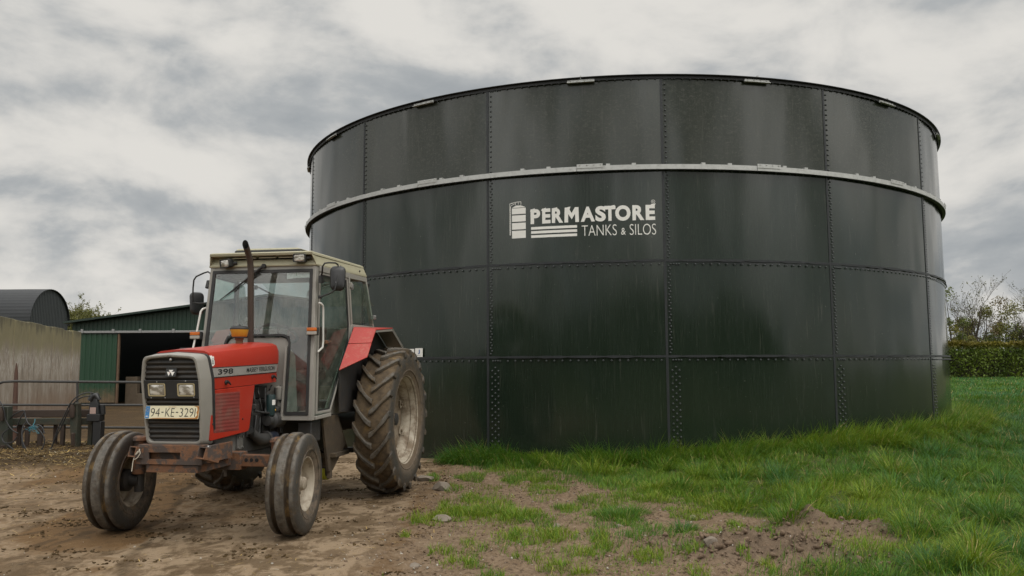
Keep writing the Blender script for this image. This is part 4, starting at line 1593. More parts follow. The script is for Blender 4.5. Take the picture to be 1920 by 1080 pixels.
for s in (1, -1):
    nside = np.array([.105, s * 1.0, .033])
    # front corner post, wide where it turns from the front to the side
    secs = []
    for z in (.925, 1.66, 2.49):
        f_, b_ = fx(z), fx(z) - .048
        secs.append([(f_ + .004, s * (sy(f_, z) - .040), z), (f_ + .004, s * (sy(f_, z) + .002), z), (b_, s * (sy(b_, z) + .004), z), (b_, s * (sy(b_, z) - .038), z)])
    cab.loft(secs)
    # lower front cross rail
    cab.loft([[fp3(s * .325, .925, .004), fp3(s * .592, .925, .004), fp3(s * .592, .975, .004), fp3(s * .325, .975, .004)],
              [fp3(s * .325, .925, -.04), fp3(s * .592, .925, -.04), fp3(s * .592, .975, -.04), fp3(s * .325, .975, -.04)]])
    # B post, rear post, waist rail under the rear side window, sill under the door
    flatbar(cab, [sp3(*Bt, s), sp3(*Bm, s)], .030, .045, nside)
    flatbar(cab, [sp3(.622, 1.905, s), sp3(.648, 1.68, s)], .050, .044, nside)
    flatbar(cab, [sp3(*Ct, s), sp3(*Cb, s)], .035, .045, nside)
    flatbar(cab, [sp3(.640, 1.895, s, .001), sp3(.05, 1.895, s, .001)], .040, .046, nside)
    flatbar(cab, [sp3(fx(2.455) - .05, 2.455, s, -.001), sp3(.24, 2.455, s, -.001)], .060, .043, nside)
    # sill under the door
    flatbar(cab, [sp3(fx(.945) - .04, .945, s, -.002), sp3(1.16, .962, s, -.002)], .034, .05, nside)
    # inner wheel-arch wall and floor edge
    cab.slab([(1.16, s * .60, .95), (.75, s * .66, 1.62), (.10, s * .70, 1.62), (-.12, s * .70, 1.25), (.35, s * .66, .95)], (0, s * -.012, 0))
cab.bb((.25, -.585, .955), (1.46, .585, .975))
cab.loft([[(fx(2.47) + .002, -.56, 2.45), (fx(2.47) + .002, .56, 2.45), (fx(2.47) + .0, .56, 2.492), (fx(2.47), -.56, 2.492)],
          [(fx(2.47) - .04, -.56, 2.45), (fx(2.47) - .04, .56, 2.45), (fx(2.47) - .04, .56, 2.492), (fx(2.47) - .04, -.56, 2.492)]])
cab.slab([(.07, -.72, 1.90), (.07, .72, 1.90), (-.02, .70, 1.22), (-.02, -.70, 1.22)], (-.02, 0, 0))
cab.bb((.185, -.68, 2.44), (.235, .68, 2.49))
cabo = cab.build('cab_frame', m_grey, tractor, bevel=.004, smooth=30)
# firewall between bonnet and windscreen
mb = MB()
mb.slab([fp3(-.33, .95, -.012), fp3(.33, .95, -.012), fp3(.33, 1.69, -.012), fp3(.30, 1.735, -.012), fp3(.26, 1.748, -.012), fp3(-.26, 1.748, -.012), fp3(-.30, 1.735, -.012), fp3(-.33, 1.69, -.012)], (-.012, 0, 0))
mb.build('bulkhead', m_grey, cabo, smooth=0)
mb = MB()
for s in (1, -1):
    flatbar(mb, [fp3(s * .322, .93, .012), fp3(s * .322, 1.66, .012)], .016, .030, (1, 0, .1))
mb.build('bulkhead_edge', m_grey, cabo, smooth=0)

# windscreen: one pane with a notch for the bonnet, in black rubber
wo = [(-.548, 2.452), (.548, 2.452), (.572, 1.66), (.594, .978), (.338, .978), (.338, 1.69), (.32, 1.745), (.27, 1.765), (-.27, 1.765), (-.32, 1.745), (-.338, 1.69), (-.338, .978), (-.594, .978), (-.572, 1.66)]
wi = [(-.518, 2.420), (.518, 2.420), (.541, 1.66), (.563, 1.010), (.356, 1.010), (.356, 1.70), (.334, 1.762), (.28, 1.785), (-.28, 1.785), (-.334, 1.762), (-.356, 1.70), (-.356, 1.010), (-.563, 1.010), (-.541, 1.66)]
mb = MB()
mb.frame([fp3(a, b_, .012) for a, b_ in wo], [fp3(a, b_, .012) for a, b_ in wi], (-.026, 0, -.0027))
mb.build('windscreen_rubber', m_black, cabo, smooth=30)
wg_ = [(-.520, 2.422), (.520, 2.422), (.543, 1.66), (.565, 1.008), (.354, 1.008), (.354, 1.70), (.332, 1.764), (.28, 1.783), (-.28, 1.783), (-.332, 1.764), (-.354, 1.70), (-.354, 1.008), (-.565, 1.008), (-.543, 1.66)]
me_ = bpy.data.meshes.new('windscreen')
gv = [tuple(fp3(a, b_)) for a, b_ in wg_]
me_.from_pydata(gv, [], [(0, 1, 2, 6, 7, 8, 9, 13), (2, 3, 4, 5, 6), (13, 9, 10, 11, 12)])
me_.materials.append(m_glass)
ws = bpy.data.objects.new('windscreen', me_)
COL.objects.link(ws)
ws.parent = cabo
sol = ws.modifiers.new('thick', 'SOLIDIFY')
sol.thickness = .004
# paper permit inside the glass
mb = MB()
dq = [tl(u, v, 0, 1.352) for u, v in ((538.5, 506), (583, 503), (583.5, 520.5), (563, 521), (539, 523.5))]
mb.slab([fp3(q[1], q[2], -.010) for q in dq], (-.001, 0, 0))
pap = mb.build('windscreen_permit', m_paper, cabo, smooth=0)
mb = MB()
ya, yb, za, zb = dq[0][1], dq[1][1], dq[3][2], dq[0][2]
mb.slab([fp3(ya + .105, za + .02, -.0075), fp3(ya + .110, za + .02, -.0075), fp3(ya + .110, zb - .015, -.0075), fp3(ya + .105, zb - .015, -.0075)], (-.001, 0, 0))
mb.build('permit_stripe', m_green_strip, pap, smooth=0)
mb = MB()
for k, (a, b_, w_) in enumerate(((.02, .07, .06), (.02, .05, .05), (.13, .075, .05), (.13, .055, .06), (.20, .085, .04), (.02, .03, .04), (.13, .035, .05))):
    mb.slab([fp3(ya + a, za + b_, -.0075), fp3(ya + a + w_, za + b_, -.0075), fp3(ya + a + w_, za + b_ + .005, -.0075), fp3(ya + a, za + b_ + .005, -.0075)], (-.001, 0, 0))
mb.build('permit_print', m_greyprint, pap, smooth=0)

# doors and rear side windows
for s in (1, -1):
    nside = np.array([.105, s * 1.0, .033])
    zt_ = 2.425
    dpts = [(fx(zt_) - .062, zt_), (.680, zt_), (.648, 1.90), (.672, 1.70), (1.150, 1.0), (1.16, .985), (fx(.985) - .062, .985)]
    dpts = [(fx(zt_) - .062, zt_), (.680, zt_), (.650, 1.90), (.672, 1.72), (1.130, 1.02), (1.150, .992), (fx(.985) - .062, .985), (fx(1.66) - .062, 1.66)]
    cen = np.array([1.05, 1.75])

    def inset(pts, d):
        n_ = len(pts)
        out = []
        for i in range(n_):
            p0, p1, p2 = (np.array(pts[(i + k) % n_]) for k in (-1, 0, 1))
            e1, e2 = (p1 - p0) / np.linalg.norm(p1 - p0), (p2 - p1) / np.linalg.norm(p2 - p1)
            n1, n2 = np.array([e1[1], -e1[0]]), np.array([e2[1], -e2[0]])
            if (cen - p1) @ n1 < 0:
                n1 = -n1
            if (cen - p1) @ n2 < 0:
                n2 = -n2
            b_ = n1 + n2
            b_ /= max(b_ @ n1, .4)
            out.append(p1 + b_ * d)
        return out
    din = inset(dpts, .024)
    din2 = inset(dpts, .038)
    din3 = inset(dpts, .034)
    door_ = MB()
    door_.frame([sp3(a, b_, s, .012) for a, b_ in dpts], [sp3(a, b_, s, .012) for a, b_ in din], -nside * .024)
    dr = door_.build('door', m_grey, tractor, bevel=.003, smooth=30)
    mb = MB()
    mb.frame([sp3(a, b_, s, .006) for a, b_ in din], [sp3(a, b_, s, .006) for a, b_ in din2], -nside * .014)
    mb.build('door_rubber', m_black, dr, smooth=30)
    mb = MB()
    mb.slab([sp3(a, b_, s, .002) for a, b_ in din3], -nside * .004)
    mb.build('door_glass', m_sideglass, dr, smooth=0)
    mb = MB()
    hq = tl(614, 641, 1, .66)
    mb.box((hq[0], s * (sy(hq[0], hq[2]) + .024), hq[2]), (.075, .022, .034), rotm(0, .15, s * -.105))
    mb.box((hq[0] - .06, s * (sy(hq[0], hq[2]) + .030), hq[2] + .002), (.06, .014, .016), rotm(0, .15, s * -.105))
    mb.build('door_handle', m_rust, dr, bevel=.003)
    mb = MB()
    for z in (1.80, 2.35):
        mb.box((.640, s * (sy(.640, z) + .026), z), (.05, .02, .055), rotm(0, 0, s * -.105))
        mb.tube([(.652, s * (sy(.65, z) + .036), z - .03), (.652, s * (sy(.65, z) + .036), z + .03)], .010, 8)
    mb.build('door_hinge', m_grey, dr, bevel=.003)
    # rear side window, hinged at the B post and standing slightly open
    mb = MB()
    q = [sp3(.600, 2.40, s, .004), sp3(.30, 2.39, s, .055), sp3(.125, 1.945, s, .060), sp3(.585, 1.935, s, .004)]
    mb.slab(q, -nside * .004)
    sw = mb.build('side_window', m_sideglass, tractor, smooth=0)
    mb = MB()
    mb.box(sp3(.12, 2.02, s, .045), (.03, .06, .045))
    mb.build('window_catch', m_steel, sw, bevel=.003)
    mb = MB()
    mb.box(sp3(.62, 2.33, s, .03), (.03, .03, .06))
    mb.build('window_hinge', m_steel, sw, bevel=.003)
# top-hinged rear window, propped out behind
mb = MB()
rw = [(.20, -.58, 2.44), (.20, .58, 2.44), (-.42, .60, 2.20), (-.42, -.60, 2.20)]
mb.slab(rw, (.0, 0, -.006))
rwo = mb.build('rear_window', glassmat('rear_glass', (.86, .92, .89), dust=.012, refl=.8), tractor, smooth=0)
mb = MB()
for s in (1, -1):
    mb.lathe([(.028, s * .68), (.028, s * .72), (0, s * .725)], 14, 'y', c=(.135, 0, 2.40))
    mb.tube([(.135, s * .66, 2.40), (-.05, s * .60, 2.345)], .010, 8)
mb.build('window_stay', m_black, rwo)

# roof
mb = MB()


def roofloop(z, xf, yf_, xr, yr_, zr=None, bow=.0):
    zr = z if zr is None else zr
    return [(xf, -yf_, z), (xf + bow, -yf_ * .33, z), (xf + bow, yf_ * .33, z), (xf, yf_, z), (xf * .5 + xr * .5, (yf_ + yr_) / 2, (z + zr) / 2), (xr, yr_, zr), (xr - bow, yr_ * .33, zr), (xr - bow, -yr_ * .33, zr), (xr, -yr_, zr), (xf * .5 + xr * .5, -(yf_ + yr_) / 2, (z + zr) / 2)]


mb.loft([roofloop(2.485, 1.375, .590, .225, .722, 2.480), roofloop(2.500, 1.378, .592, .222, .724, 2.495), roofloop(2.530, 1.362, .580, .232, .716, 2.520), roofloop(2.578, 1.335, .570, .245, .700, 2.565),
         roofloop(2.592, 1.335, .566, .25, .696, 2.580)], True, True)
roof = mb.build('cab_roof', m_roof, tractor, smooth=25, bevel=.004)
mb = MB()
mb.loft([roofloop(2.594, 1.420, .566, .25, .696, 2.582), roofloop(2.622, 1.428, .560, .252, .690, 2.604), roofloop(2.632, 1.410, .540, .268, .670, 2.614), roofloop(2.640, 1.33, .46, .34, .58, 2.628)], True, True)
for s in (1, -1):                                   # cheeks that close the ends of the recess
    mb.loft([[(1.424, s * .562, 2.5935), (1.33, s * .568, 2.5935), (1.33, s * .580, 2.530), (1.376, s * .588, 2.500)], [(1.424, s * .552, 2.5935), (1.33, s * .558, 2.5935), (1.33, s * .568, 2.530), (1.376, s * .576, 2.500)]])
mb.build('roof_cap', m_roof, roof, smooth=25, bevel=.004)
mb = MB()
mb.loft([[(1.30, -.36, 2.634), (1.30, .40, 2.634), (.50, .46, 2.624), (.50, -.42, 2.624)], [(1.29, -.355, 2.672), (1.29, .365, 2.672), (.52, .43, 2.66), (.52, -.40, 2.66)]])
hat = mb.build('roof_hatch_seal', m_black, roof, bevel=.006)
mb = MB()
mb.loft([[(1.285, -.35, 2.6725), (1.285, .38, 2.6725), (.50, .45, 2.662), (.50, -.41, 2.662)], [(1.270, -.34, 2.694), (1.26, .32, 2.694), (.54, .40, 2.682), (.54, -.39, 2.682)]])
mb.build('roof_hatch', m_roof, roof, bevel=.008)
mb = MB()
mb.bb((1.3365, -.33, 2.560), (1.345, .36, 2.590))
vt = mb.build('roof_vent', m_soot_shade, roof, smooth=0)  # black slab paints the recess shadow behind the vent flaps
mb = MB()
for a, b_ in ((-.325, -.065), (-.035, .150), (.180, .345)):
    mb.box((1.366, (a + b_) / 2, 2.582), (.05, b_ - a, .010), rotm(0, .30, 0))
mb.build('vent_flap', m_roof, vt, smooth=0)
mb = MB()
for xx in (.86, .40):
    z = 2.535
    yy = float(np.interp(xx, [.23, 1.36], [.714, .580])) + .004
    for s in (1, -1):
        mb.lathe([(.012, s * yy), (.010, s * (yy + .008)), (0, s * (yy + .010))], 10, 'y', c=(xx, 0, z))
mb.build('roof_bolt', m_black, roof)
mb = MB()
mb.loft([[(1.33, -.54, 2.40), (1.33, .54, 2.40), (.26, .66, 2.44), (.26, -.66, 2.44)], [(1.33, -.55, 2.484), (1.33, .55, 2.484), (.26, .68, 2.479), (.26, -.68, 2.479)]])
mb.build('headlining', m_liner, roof, bevel=.01)

# work lamps under the roof lip
for yc, zc_, tilt in ((.427, 2.558, 0.0), (-.382, 2.520, .12)):
    mb = MB()
    R1 = rotm(tilt * .6, .10, .10 if yc > 0 else -.28)
    x0_ = 1.43
    lo = rr(.066, .045, .018)
    c_ = np.array([x0_, yc, zc_])
    mb.loft([[c_ + R1 @ np.array([dxx, a * k, b_ * k]) for a, b_ in lo] for dxx, k in ((-.075, .65), (-.045, .95), (.012, 1.0), (.016, .96), (.016, .86), (.008, .84))], True, False)
    mb.add([c_ + R1 @ np.array([-.075, a * .65, b_ * .65]) for a, b_ in lo], [tuple(range(len(lo)))])
    mb.tube([c_ + np.array([-.04, .05, 0]), c_ + np.array([-.055, .10, .01])], .018, 8)
    wl = mb.build('work_lamp', m_black, tractor, smooth=40)
    mb = MB()
    mb.loft([[c_ + R1 @ np.array([dxx, a * k, b_ * k]) for a, b_ in lo] for dxx, k in ((.006, .845), (.012, .7), (.016, .3))], True, False)
    mb.add([c_ + R1 @ np.array([.016, a * .3, b_ * .3]) for a, b_ in lo], [tuple(range(len(lo)))])
    mb.build('lens', m_lens, wl, smooth=60)

# mirrors on looped arms
mb = MB()
P = [sp3(1.30, 2.36, 1, .01), tl(604, 512, 1, .68), tl(605, 499, 1, .70), tl(609, 493.5, 1, .72), tl(616, 492.5, 1, .75), tl(629, 493, 1, .79), tl(633.5, 496, 1, .80), tl(635, 503, 1, .81), tl(632, 528, 1, .81), tl(628, 543, 1, .80), tl(621, 549, 1, .76), tl(600, 557, 1, .66)]
mb.tube(P, .0085, 8)
mb.box(tl(602, 524, 1, .645), (.05, .035, .075), rotm(0, 0, -.1))
mb.box(tl(600, 557, 1, .65), (.04, .03, .03))
arm = mb.build('mirror_arm', m_black, tractor, smooth=50)


def mirror_head(c, nrm, w, h, name='mirror'):
    nrm = np.array(nrm, float)
    nrm /= np.linalg.norm(nrm)
    up = np.array([0, 0, 1.0])
    sx_ = np.cross(up, nrm)
    sx_ /= np.linalg.norm(sx_)
    uz = np.cross(nrm, sx_)
    lo = rr(w / 2, h / 2, w * .32, 6)
    lo = [(a * (1.0 - .12 * (b_ < 0) * (-b_ / h * 2)), b_) for a, b_ in lo]
    m_ = MB()
    c = np.array(c, float)
    m_.loft([[c + nrm * d_ + sx_ * a * k + uz * b_ * k for a, b_ in lo] for d_, k in ((-.008, .93), (-.008, 1.0), (.010, 1.0), (.028, .90), (.038, .6))], True, True)
    o_ = m_.build(name, m_plastic, arm if False else tractor, smooth=40)
    m2_ = MB()
    m2_.loft([[c + nrm * d_ + sx_ * a * .92 + uz * b_ * .92 for a, b_ in lo] for d_ in (-.0095, -.0085)], True, True)
    m2_.build('mirror_glass', m_steel, o_, smooth=0)


cm = tl(631, 521.5, 1, .80)
mirror_head(cm - np.array([.035, .0, 0]), (.92, .32, .10), .158, .255)
mb = MB()
q = tl(631.5, 530.5, 1, .80)
mb.box(q + np.array([.006, 0, 0]), (.03, .022, .022))
mb.build('mirror_clamp', m_steel, arm, bevel=.003)
mb = MB()
P = [tl(389.5, 540, 1, -.60), tl(392, 530, 1, -.61), tl(395.5, 522, 1, -.62), tl(395, 513, 1, -.64), tl(390, 509.5, 1, -.68), tl(382, 512, 1, -.73), tl(368, 518.5, 1, -.82), tl(363.5, 525, 1, -.85), tl(362, 540, 1, -.86), tl(361.5, 556, 1, -.86), tl(363, 567, 1, -.86), tl(372, 568.8, 1, -.78), tl(385, 568.5, 1, -.63)]
mb.tube(P, .0085, 8)
mb.tube([tl(388.5, 540, 1, -.61), tl(391.5, 527, 1, -.61)], .022, 8)
mb.build('mirror_arm', m_black, tractor, smooth=50)
mirror_head(tl(369, 569, 1, -.88), (.62, .78, .10), .150, .245)

# grab rails, indicators, wiper
mb = MB()
mb.tube([tl(597.5, 568, 1, .640), tl(602, 569, 1, .665), tl(605.5, 573, 1, .67), tl(606.2, 582, 1, .67), tl(606, 640, 1, .672), tl(605, 651, 1, .672), tl(596, 660, 1, .64)], .0105, 8)
mb.build('grab_rail', surf('white_tube', (.55, .53, .49), .4, var=.1), tractor, smooth=60)
mb = MB()
mb.tube([tl(386, 577.5, 1, -.615), tl(380, 579.5, 1, -.63), tl(376.5, 584, 1, -.64), tl(369, 622, 1, -.65), tl(361.5, 655, 1, -.66), tl(362, 662, 1, -.64)], .0105, 8)
mb.build('grab_rail', bpy.data.materials['white_tube'], tractor, smooth=60)
for u, v, yc, xx in ((585, 621, .59, 1.50), (366, 629, -.645, 1.50)):
    c_ = tl(u, v, 0, xx)
    mb = MB()
    mb.bb(c_ + np.array([-.045, -.056, -.040]), c_ + np.array([-.002, .056, .040]))
    ib = mb.build('indicator', m_black, tractor, bevel=.006)
    mb = MB()
    mb.bb(c_ + np.array([-.0015, -.051, .002]), c_ + np.array([.018, .051, .035]))
    mb.build('amber_lens', m_amber, ib, bevel=.005)
    mb = MB()
    mb.bb(c_ + np.array([-.0015, -.051, -.035]), c_ + np.array([.016, .051, -.001]))
    mb.build('clear_lens', m_clear, ib, bevel=.005)
mb = MB()
a_, b_ = tl(494.5, 498.5, 0, fx(2.47) + .03), tl(411, 563, 0, fx(2.14) + .022)
d_ = b_ - a_
mb.tube([a_ + np.array([-.03, 0, 0]), a_ + np.array([.012, 0, 0])], .022, 10)
mb.tube([a_, a_ + d_ * .16, a_ + d_ * .45, a_ + d_ * .62], [.016, .012, .007, .006], 6)
mb.tube([a_ + d_ * .13 + np.array([-.012, .02, -.03]), a_ + d_ * .98], [.006, .003], 6)
mb.tube([a_ + d_ * .22 + np.array([-.008, 0, 0]), a_ + d_ * 1.0 + np.array([-.008, 0, 0])], [.011, .004], 4)
mb.build('wiper', m_black, tractor, smooth=50)

# exhaust stack and air pre-cleaner
mb = MB()
P = [tl(470, 655, 1, 0), tl(470, 520, 1, 0), tl(470, 503, 1, 0), tl(469, 490, 1, 0), tl(466.3, 478, 1, 0), tl(463, 467, 1, 0), tl(460.2, 458.5, 1, 0)]
r_o = .0305
N_ = 18
T0 = np.array([0, 0, 1.0])
mb.tube(P, r_o, N_, caps=False)
# cut the mouth obliquely by dragging the last ring
nl = len(mb.v)
last = np.array(mb.v[-N_:])
c_ = last.mean(0)
tdir = np.array(P[-1]) - np.array(P[-2])
tdir /= np.linalg.norm(tdir)
fwd = np.array([1.0, .25, -.2])
fwd /= np.linalg.norm(fwd)
for i in range(N_):
    q = last[i] - c_
    mb.v[nl - N_ + i] = tuple(last[i] - tdir * (q @ fwd) / r_o * .040)
exh = mb.build('exhaust_stack', m_exh, tractor, smooth=50)
mb = MB()
last = np.array(mb.v) if False else np.array([v.co for v in exh.data.vertices])[-N_:]
c_ = last.mean(0)
ins_ = [c_ + (q - c_) * .90 for q in last]
mb.loft([last, ins_, [q - tdir * .15 for q in ins_]], True, False)
mb.add([q - tdir * .14 for q in ins_], [tuple(range(N_))])
mb.build('exhaust_mouth', m_soot_shade, exh, smooth=50)
pc = tl(449, 625, 1, 0)
mb = MB()
mb.lathe([(.034, 1.62), (.034, pc[2] - .055)], 18, 'z', c=(pc[0], 0, 0))
mb.lathe([(.038, pc[2] - .065), (.040, pc[2] - .060), (.040, pc[2] - .045), (.036, pc[2] - .040)], 18, 'z', c=(pc[0], 0, 0))
pcs = mb.build('precleaner_stem', m_rust, tractor, smooth=50)
mb = MB()
z0_ = pc[2]
mb.lathe([(0, z0_ - .036), (.062, z0_ - .036), (.072, z0_ - .028), (.086, z0_ + .034), (.087, z0_ + .040), (0, z0_ + .040)], 28, 'z', c=(pc[0], 0, 0))
mb.build('precleaner_bowl', m_yellow, pcs, smooth=40)
mb = MB()
mb.lathe([(.088, z0_ + .037), (.090, z0_ + .042), (.088, z0_ + .050), (.074, z0_ + .066), (.060, z0_ + .072), (0, z0_ + .073)], 28, 'z', c=(pc[0], 0, 0))
mb.lathe([(.012, z0_ + .072), (.010, z0_ + .080), (.004, z0_ + .090), (0, z0_ + .090)], 8, 'z', c=(pc[0], 0, 0))
mb.lathe([(.068, z0_ - .042), (.066, z0_ - .035)], 20, 'z', c=(pc[0], 0, 0))
mb.build('precleaner_cap', m_black, pcs, smooth=40)
mb = MB()
q = tl(351, 655, 1, -.16)
mb.bb((q[0] - .05, -.21, 1.585), (q[0] + .05, -.11, q[2] + .012))
mb.build('bonnet_plug', m_black, tractor, bevel=.008)

# wings
for s in (1, -1):
    yi, yo = .722, .952
    top_i, bot_i = (.63, 1.887), (1.055, 1.415)
    top_o, bot_o = (.555, 1.862), (.835, 1.553)
    mid_i = (.80, 1.70)
    mid_o = (.70, 1.71)
    mb = MB()
    mb.slab([(top_i[0], s * yi, top_i[1]), (top_o[0], s * yo, top_o[1]), (mid_o[0], s * yo, mid_o[1]), (mid_i[0], s * yi, mid_i[1])], (-.012, 0, -.006))
    mb.slab([(mid_i[0], s * yi, mid_i[1] - .004), (mid_o[0], s * yo, mid_o[1] - .004), (bot_o[0], s * yo, bot_o[1]), (bot_i[0], s * yi, bot_i[1])], (-.012, 0, -.006))
    mb.slab([(top_i[0], s * yi, top_i[1] + .001), (top_o[0], s * yo, top_o[1] + .001), (-.06, s * yo, 1.905), (-.10, s * yi, 1.915)], (0, 0, -.012))
    wing = mb.build('mudguard', m_red_worn, tractor, bevel=.003, smooth=30)
    mb = MB()
    mb.slab([(-.062, s * yo, 1.9045), (-.102, s * yi, 1.9145), (-.56, s * yi, 1.70), (-.52, s * yo, 1.690)], (0, 0, -.012))
    mb.slab([(.552, s * (yo - .004), 1.850), (-.06, s * (yo - .004), 1.892), (-.52, s * (yo - .004), 1.682), (-.52, s * (yo - .004), 1.655), (-.075, s * (yo - .004), 1.865), (.555, s * (yo - .004), 1.825)], (0, s * -.006, 0))
    mb.build('mudguard_rear', m_grey, wing, bevel=.003)
    mb = MB()
    mb.slab([(bot_i[0] - .03, s * (yi - .004), bot_i[1]), (top_i[0] - .02, s * (yi - .004), top_i[1] - .015), (-.10, s * (yi - .004), 1.898), (-.55, s * (yi - .004), 1.69), (-.60, s * (yi - .004), 1.2), (.45, s * (yi - .004), .95), (1.0, s * (yi - .004), .98)], (0, s * -.012, 0))
    mb.build('inner_mudguard', m_dark, wing, smooth=0)

# inside the cab
mb = MB()
mb.loft([[(1.36, -.30, .98), (1.36, .30, .98), (1.02, .26, .98), (1.02, -.26, .98)], [(1.40, -.32, 1.62), (1.40, .32, 1.62), (1.12, .27, 1.56), (1.12, -.27, 1.56)], [(1.385, -.30, 1.70), (1.385, .30, 1.70), (1.18, .24, 1.64), (1.18, -.24, 1.64)]])
mb.build('dashboard', m_interior, cabo, bevel=.01)
sw_c = np.array([.98, .0, 1.80])
Rt = rotm(0, R_(-28), 0)
mb = MB()
ring = [sw_c + Rt @ np.array([.205 * math.cos(2 * PI * k / 36), .205 * math.sin(2 * PI * k / 36), 0]) for k in range(37)]
mb.tube(ring, .016, 8, caps=False)
for k in range(3):
    a = 2 * PI * k / 3 + .4
    mb.tube([sw_c, sw_c + Rt @ np.array([.2 * math.cos(a), .2 * math.sin(a), 0])], .013, 6)
mb.tube([sw_c, sw_c + Rt @ np.array([0, 0, -.28])], .026, 8)
mb.build('steering_wheel', m_black, cabo, smooth=60)
mb = MB()
mb.tube([(.95, .30, 1.55), (.86, .38, 1.80)], .010, 6)
mb.tube([(.95, -.22, 1.55), (.93, -.30, 1.83)], .010, 6)
mb.lathe([(0, 1.80), (.02, 1.81), (.02, 1.84), (0, 1.85)], 10, 'z', c=(.93, -.30, 0))
mb.build('levers', m_black, cabo)
mb = MB()
mb.bb((.22, -.25, 1.30), (.68, .25, 1.42))
mb.box((.24, 0, 1.66), (.11, .46, .50), rotm(0, -.15, 0))
mb.bb((.28, -.20, .976), (.62, .20, 1.298))
mb.build('seat', m_seat, cabo, bevel=.03, seg=3)


# ------------------------------------------------------------------ yard buildings and walls on the left
def place(mb, name, mat, parent, **kw):
    return mb.build(name, mat, parent, **kw)


def conc_mat():
    m, t, p = newmat('stained_concrete')
    co = t.new('ShaderNodeTexCoord').outputs['Object']
    x, y, z = t.sep(co)
    st_ = t.noise(t.mapping(co, scale=(.9, .9, .30)), 2.4, 8, .70, .6)
    n = t.noise(co, 2.2, 7, .65)
    n2 = t.noise(t.mapping(co, loc=(3, 3, 0)), 14, 5, .65)
    c = t.mix(n, (.190, .150, .112), (.36, .305, .240))
    scr = t.noise(t.mapping(co, scale=(2.2, 2.2, .7), rot=(.15, .1, 0)), 4.2, 8, .75, 1.2)
    zw = t.math('MULTIPLY', t.ramp(z, .75, 1.35), t.ramp(z, 2.05, 1.6))
    c = t.mix(t.math('MULTIPLY', t.ramp(scr, .46, .60), t.math('MULTIPLY', zw, .75)), c, (.55, .51, .45))
    c = t.mix(t.math('MULTIPLY', t.ramp(st_, .45, .70), .55), c, (.52, .48, .42))
    c = t.mix(t.math('MULTIPLY', t.ramp(st_, .50, .34), .55), c, (.15, .12, .085))
    zz = t.math('ADD', z, t.math('MULTIPLY', t.math('SUBTRACT', st_, .5), 1.6))
    c = t.mix(t.math('MULTIPLY', t.ramp(zz, 1.45, 2.05), .9), c, t.mix(n, (.150, .130, .062), (.270, .238, .125)))
    c = t.mix(t.math('MULTIPLY', t.ramp(zz, 2.25, 2.55), .75), c, (.075, .068, .040))
    c = t.mix(t.math('MULTIPLY', t.ramp(zz, .75, .0), .6), c, (.22, .135, .085))
    c = t.mix(t.math('MULTIPLY', t.ramp(n2, .60, .75), .35), c, (.09, .075, .055))
    t._in(p.inputs['Base Color'], c)
    p.inputs['Roughness'].default_value = .9
    b = t.new('ShaderNodeBump')
    b.inputs['Strength'].default_value = .35
    b.inputs['Distance'].default_value = .02
    t.link(n2, b.inputs['Height'])
    t.link(b.outputs[0], p.inputs['Normal'])
    return m


m_conc = conc_mat()
A_, B_ = np.array([-16.0, 29.4]), np.array([-11.35, 16.1])
wd_ = (B_ - A_) / np.linalg.norm(B_ - A_)
wn_ = np.array([-wd_[1], wd_[0]])
if wn_[0] > 0:
    wn_ = -wn_
mb = MB()
npan = 9
L_ = np.linalg.norm(B_ - A_)
rnd = random.Random(2)
for i in range(npan):
    a = A_ + wd_ * (L_ * i / npan + (.008 if i else 0))
    b_ = A_ + wd_ * (L_ * (i + 1) / npan)
    d = rnd.uniform(-.012, .012)
    zt_ = 2.52 + rnd.uniform(-.025, .03)
    pa, pb = a - wn_ * d, b_ - wn_ * d
    pc_, pd_ = b_ + wn_ * .18, a + wn_ * .18
    mb.loft([[(q[0], q[1], -.6) for q in (pa, pb, pc_, pd_)], [(q[0], q[1], zt_) for q in (pa, pb, pc_, pd_)]])
o = mb.build('concrete_wall', m_conc, None, bevel=.015)
tag(o, 'tall stained concrete yard wall, green with algae along its top', 'wall')


def sheet_mat(name, c1, c2, mudtop=None, rough=.5):
    m, t, p = newmat(name)
    co = t.new('ShaderNodeTexCoord').outputs['Object']
    z = t.sep(co)[2]
    n = t.noise(t.mapping(co, scale=(1, 1, .3)), 1.6, 6, .62)
    n2 = t.noise(co, 9, 6, .65)
    c = t.mix(n, c1, c2)
    if mudtop:
        f = t.ramp(t.math('ADD', z, t.math('MULTIPLY', t.math('SUBTRACT', n2, .5), .9)), mudtop, mudtop - .7)
        c = t.mix(t.math('MULTIPLY', f, .85), c, (.16, .105, .06))
    t._in(p.inputs['Base Color'], c)
    p.inputs['Roughness'].default_value = rough
    return m


m_gsheet = sheet_mat('green_box_profile_sheet', (.010, .040, .019), (.018, .060, .028), .55)
m_gclad = sheet_mat('dark_green_cladding', (.010, .030, .018), (.016, .044, .025))
m_sroof = sheet_mat('dark_green_roof_sheet', (.010, .022, .016), (.016, .032, .022))
m_bsheet = sheet_mat('black_roof_sheet', (.010, .011, .013), (.018, .020, .022), rough=.55)
m_bgable = sheet_mat('dark_gable_sheet', (.024, .028, .030), (.038, .042, .044))
m_wood = surf('weathered_timber', (.12, .075, .045), .85, var=.35, dirt=.5, dcol=(.20, .14, .09), ds=5)


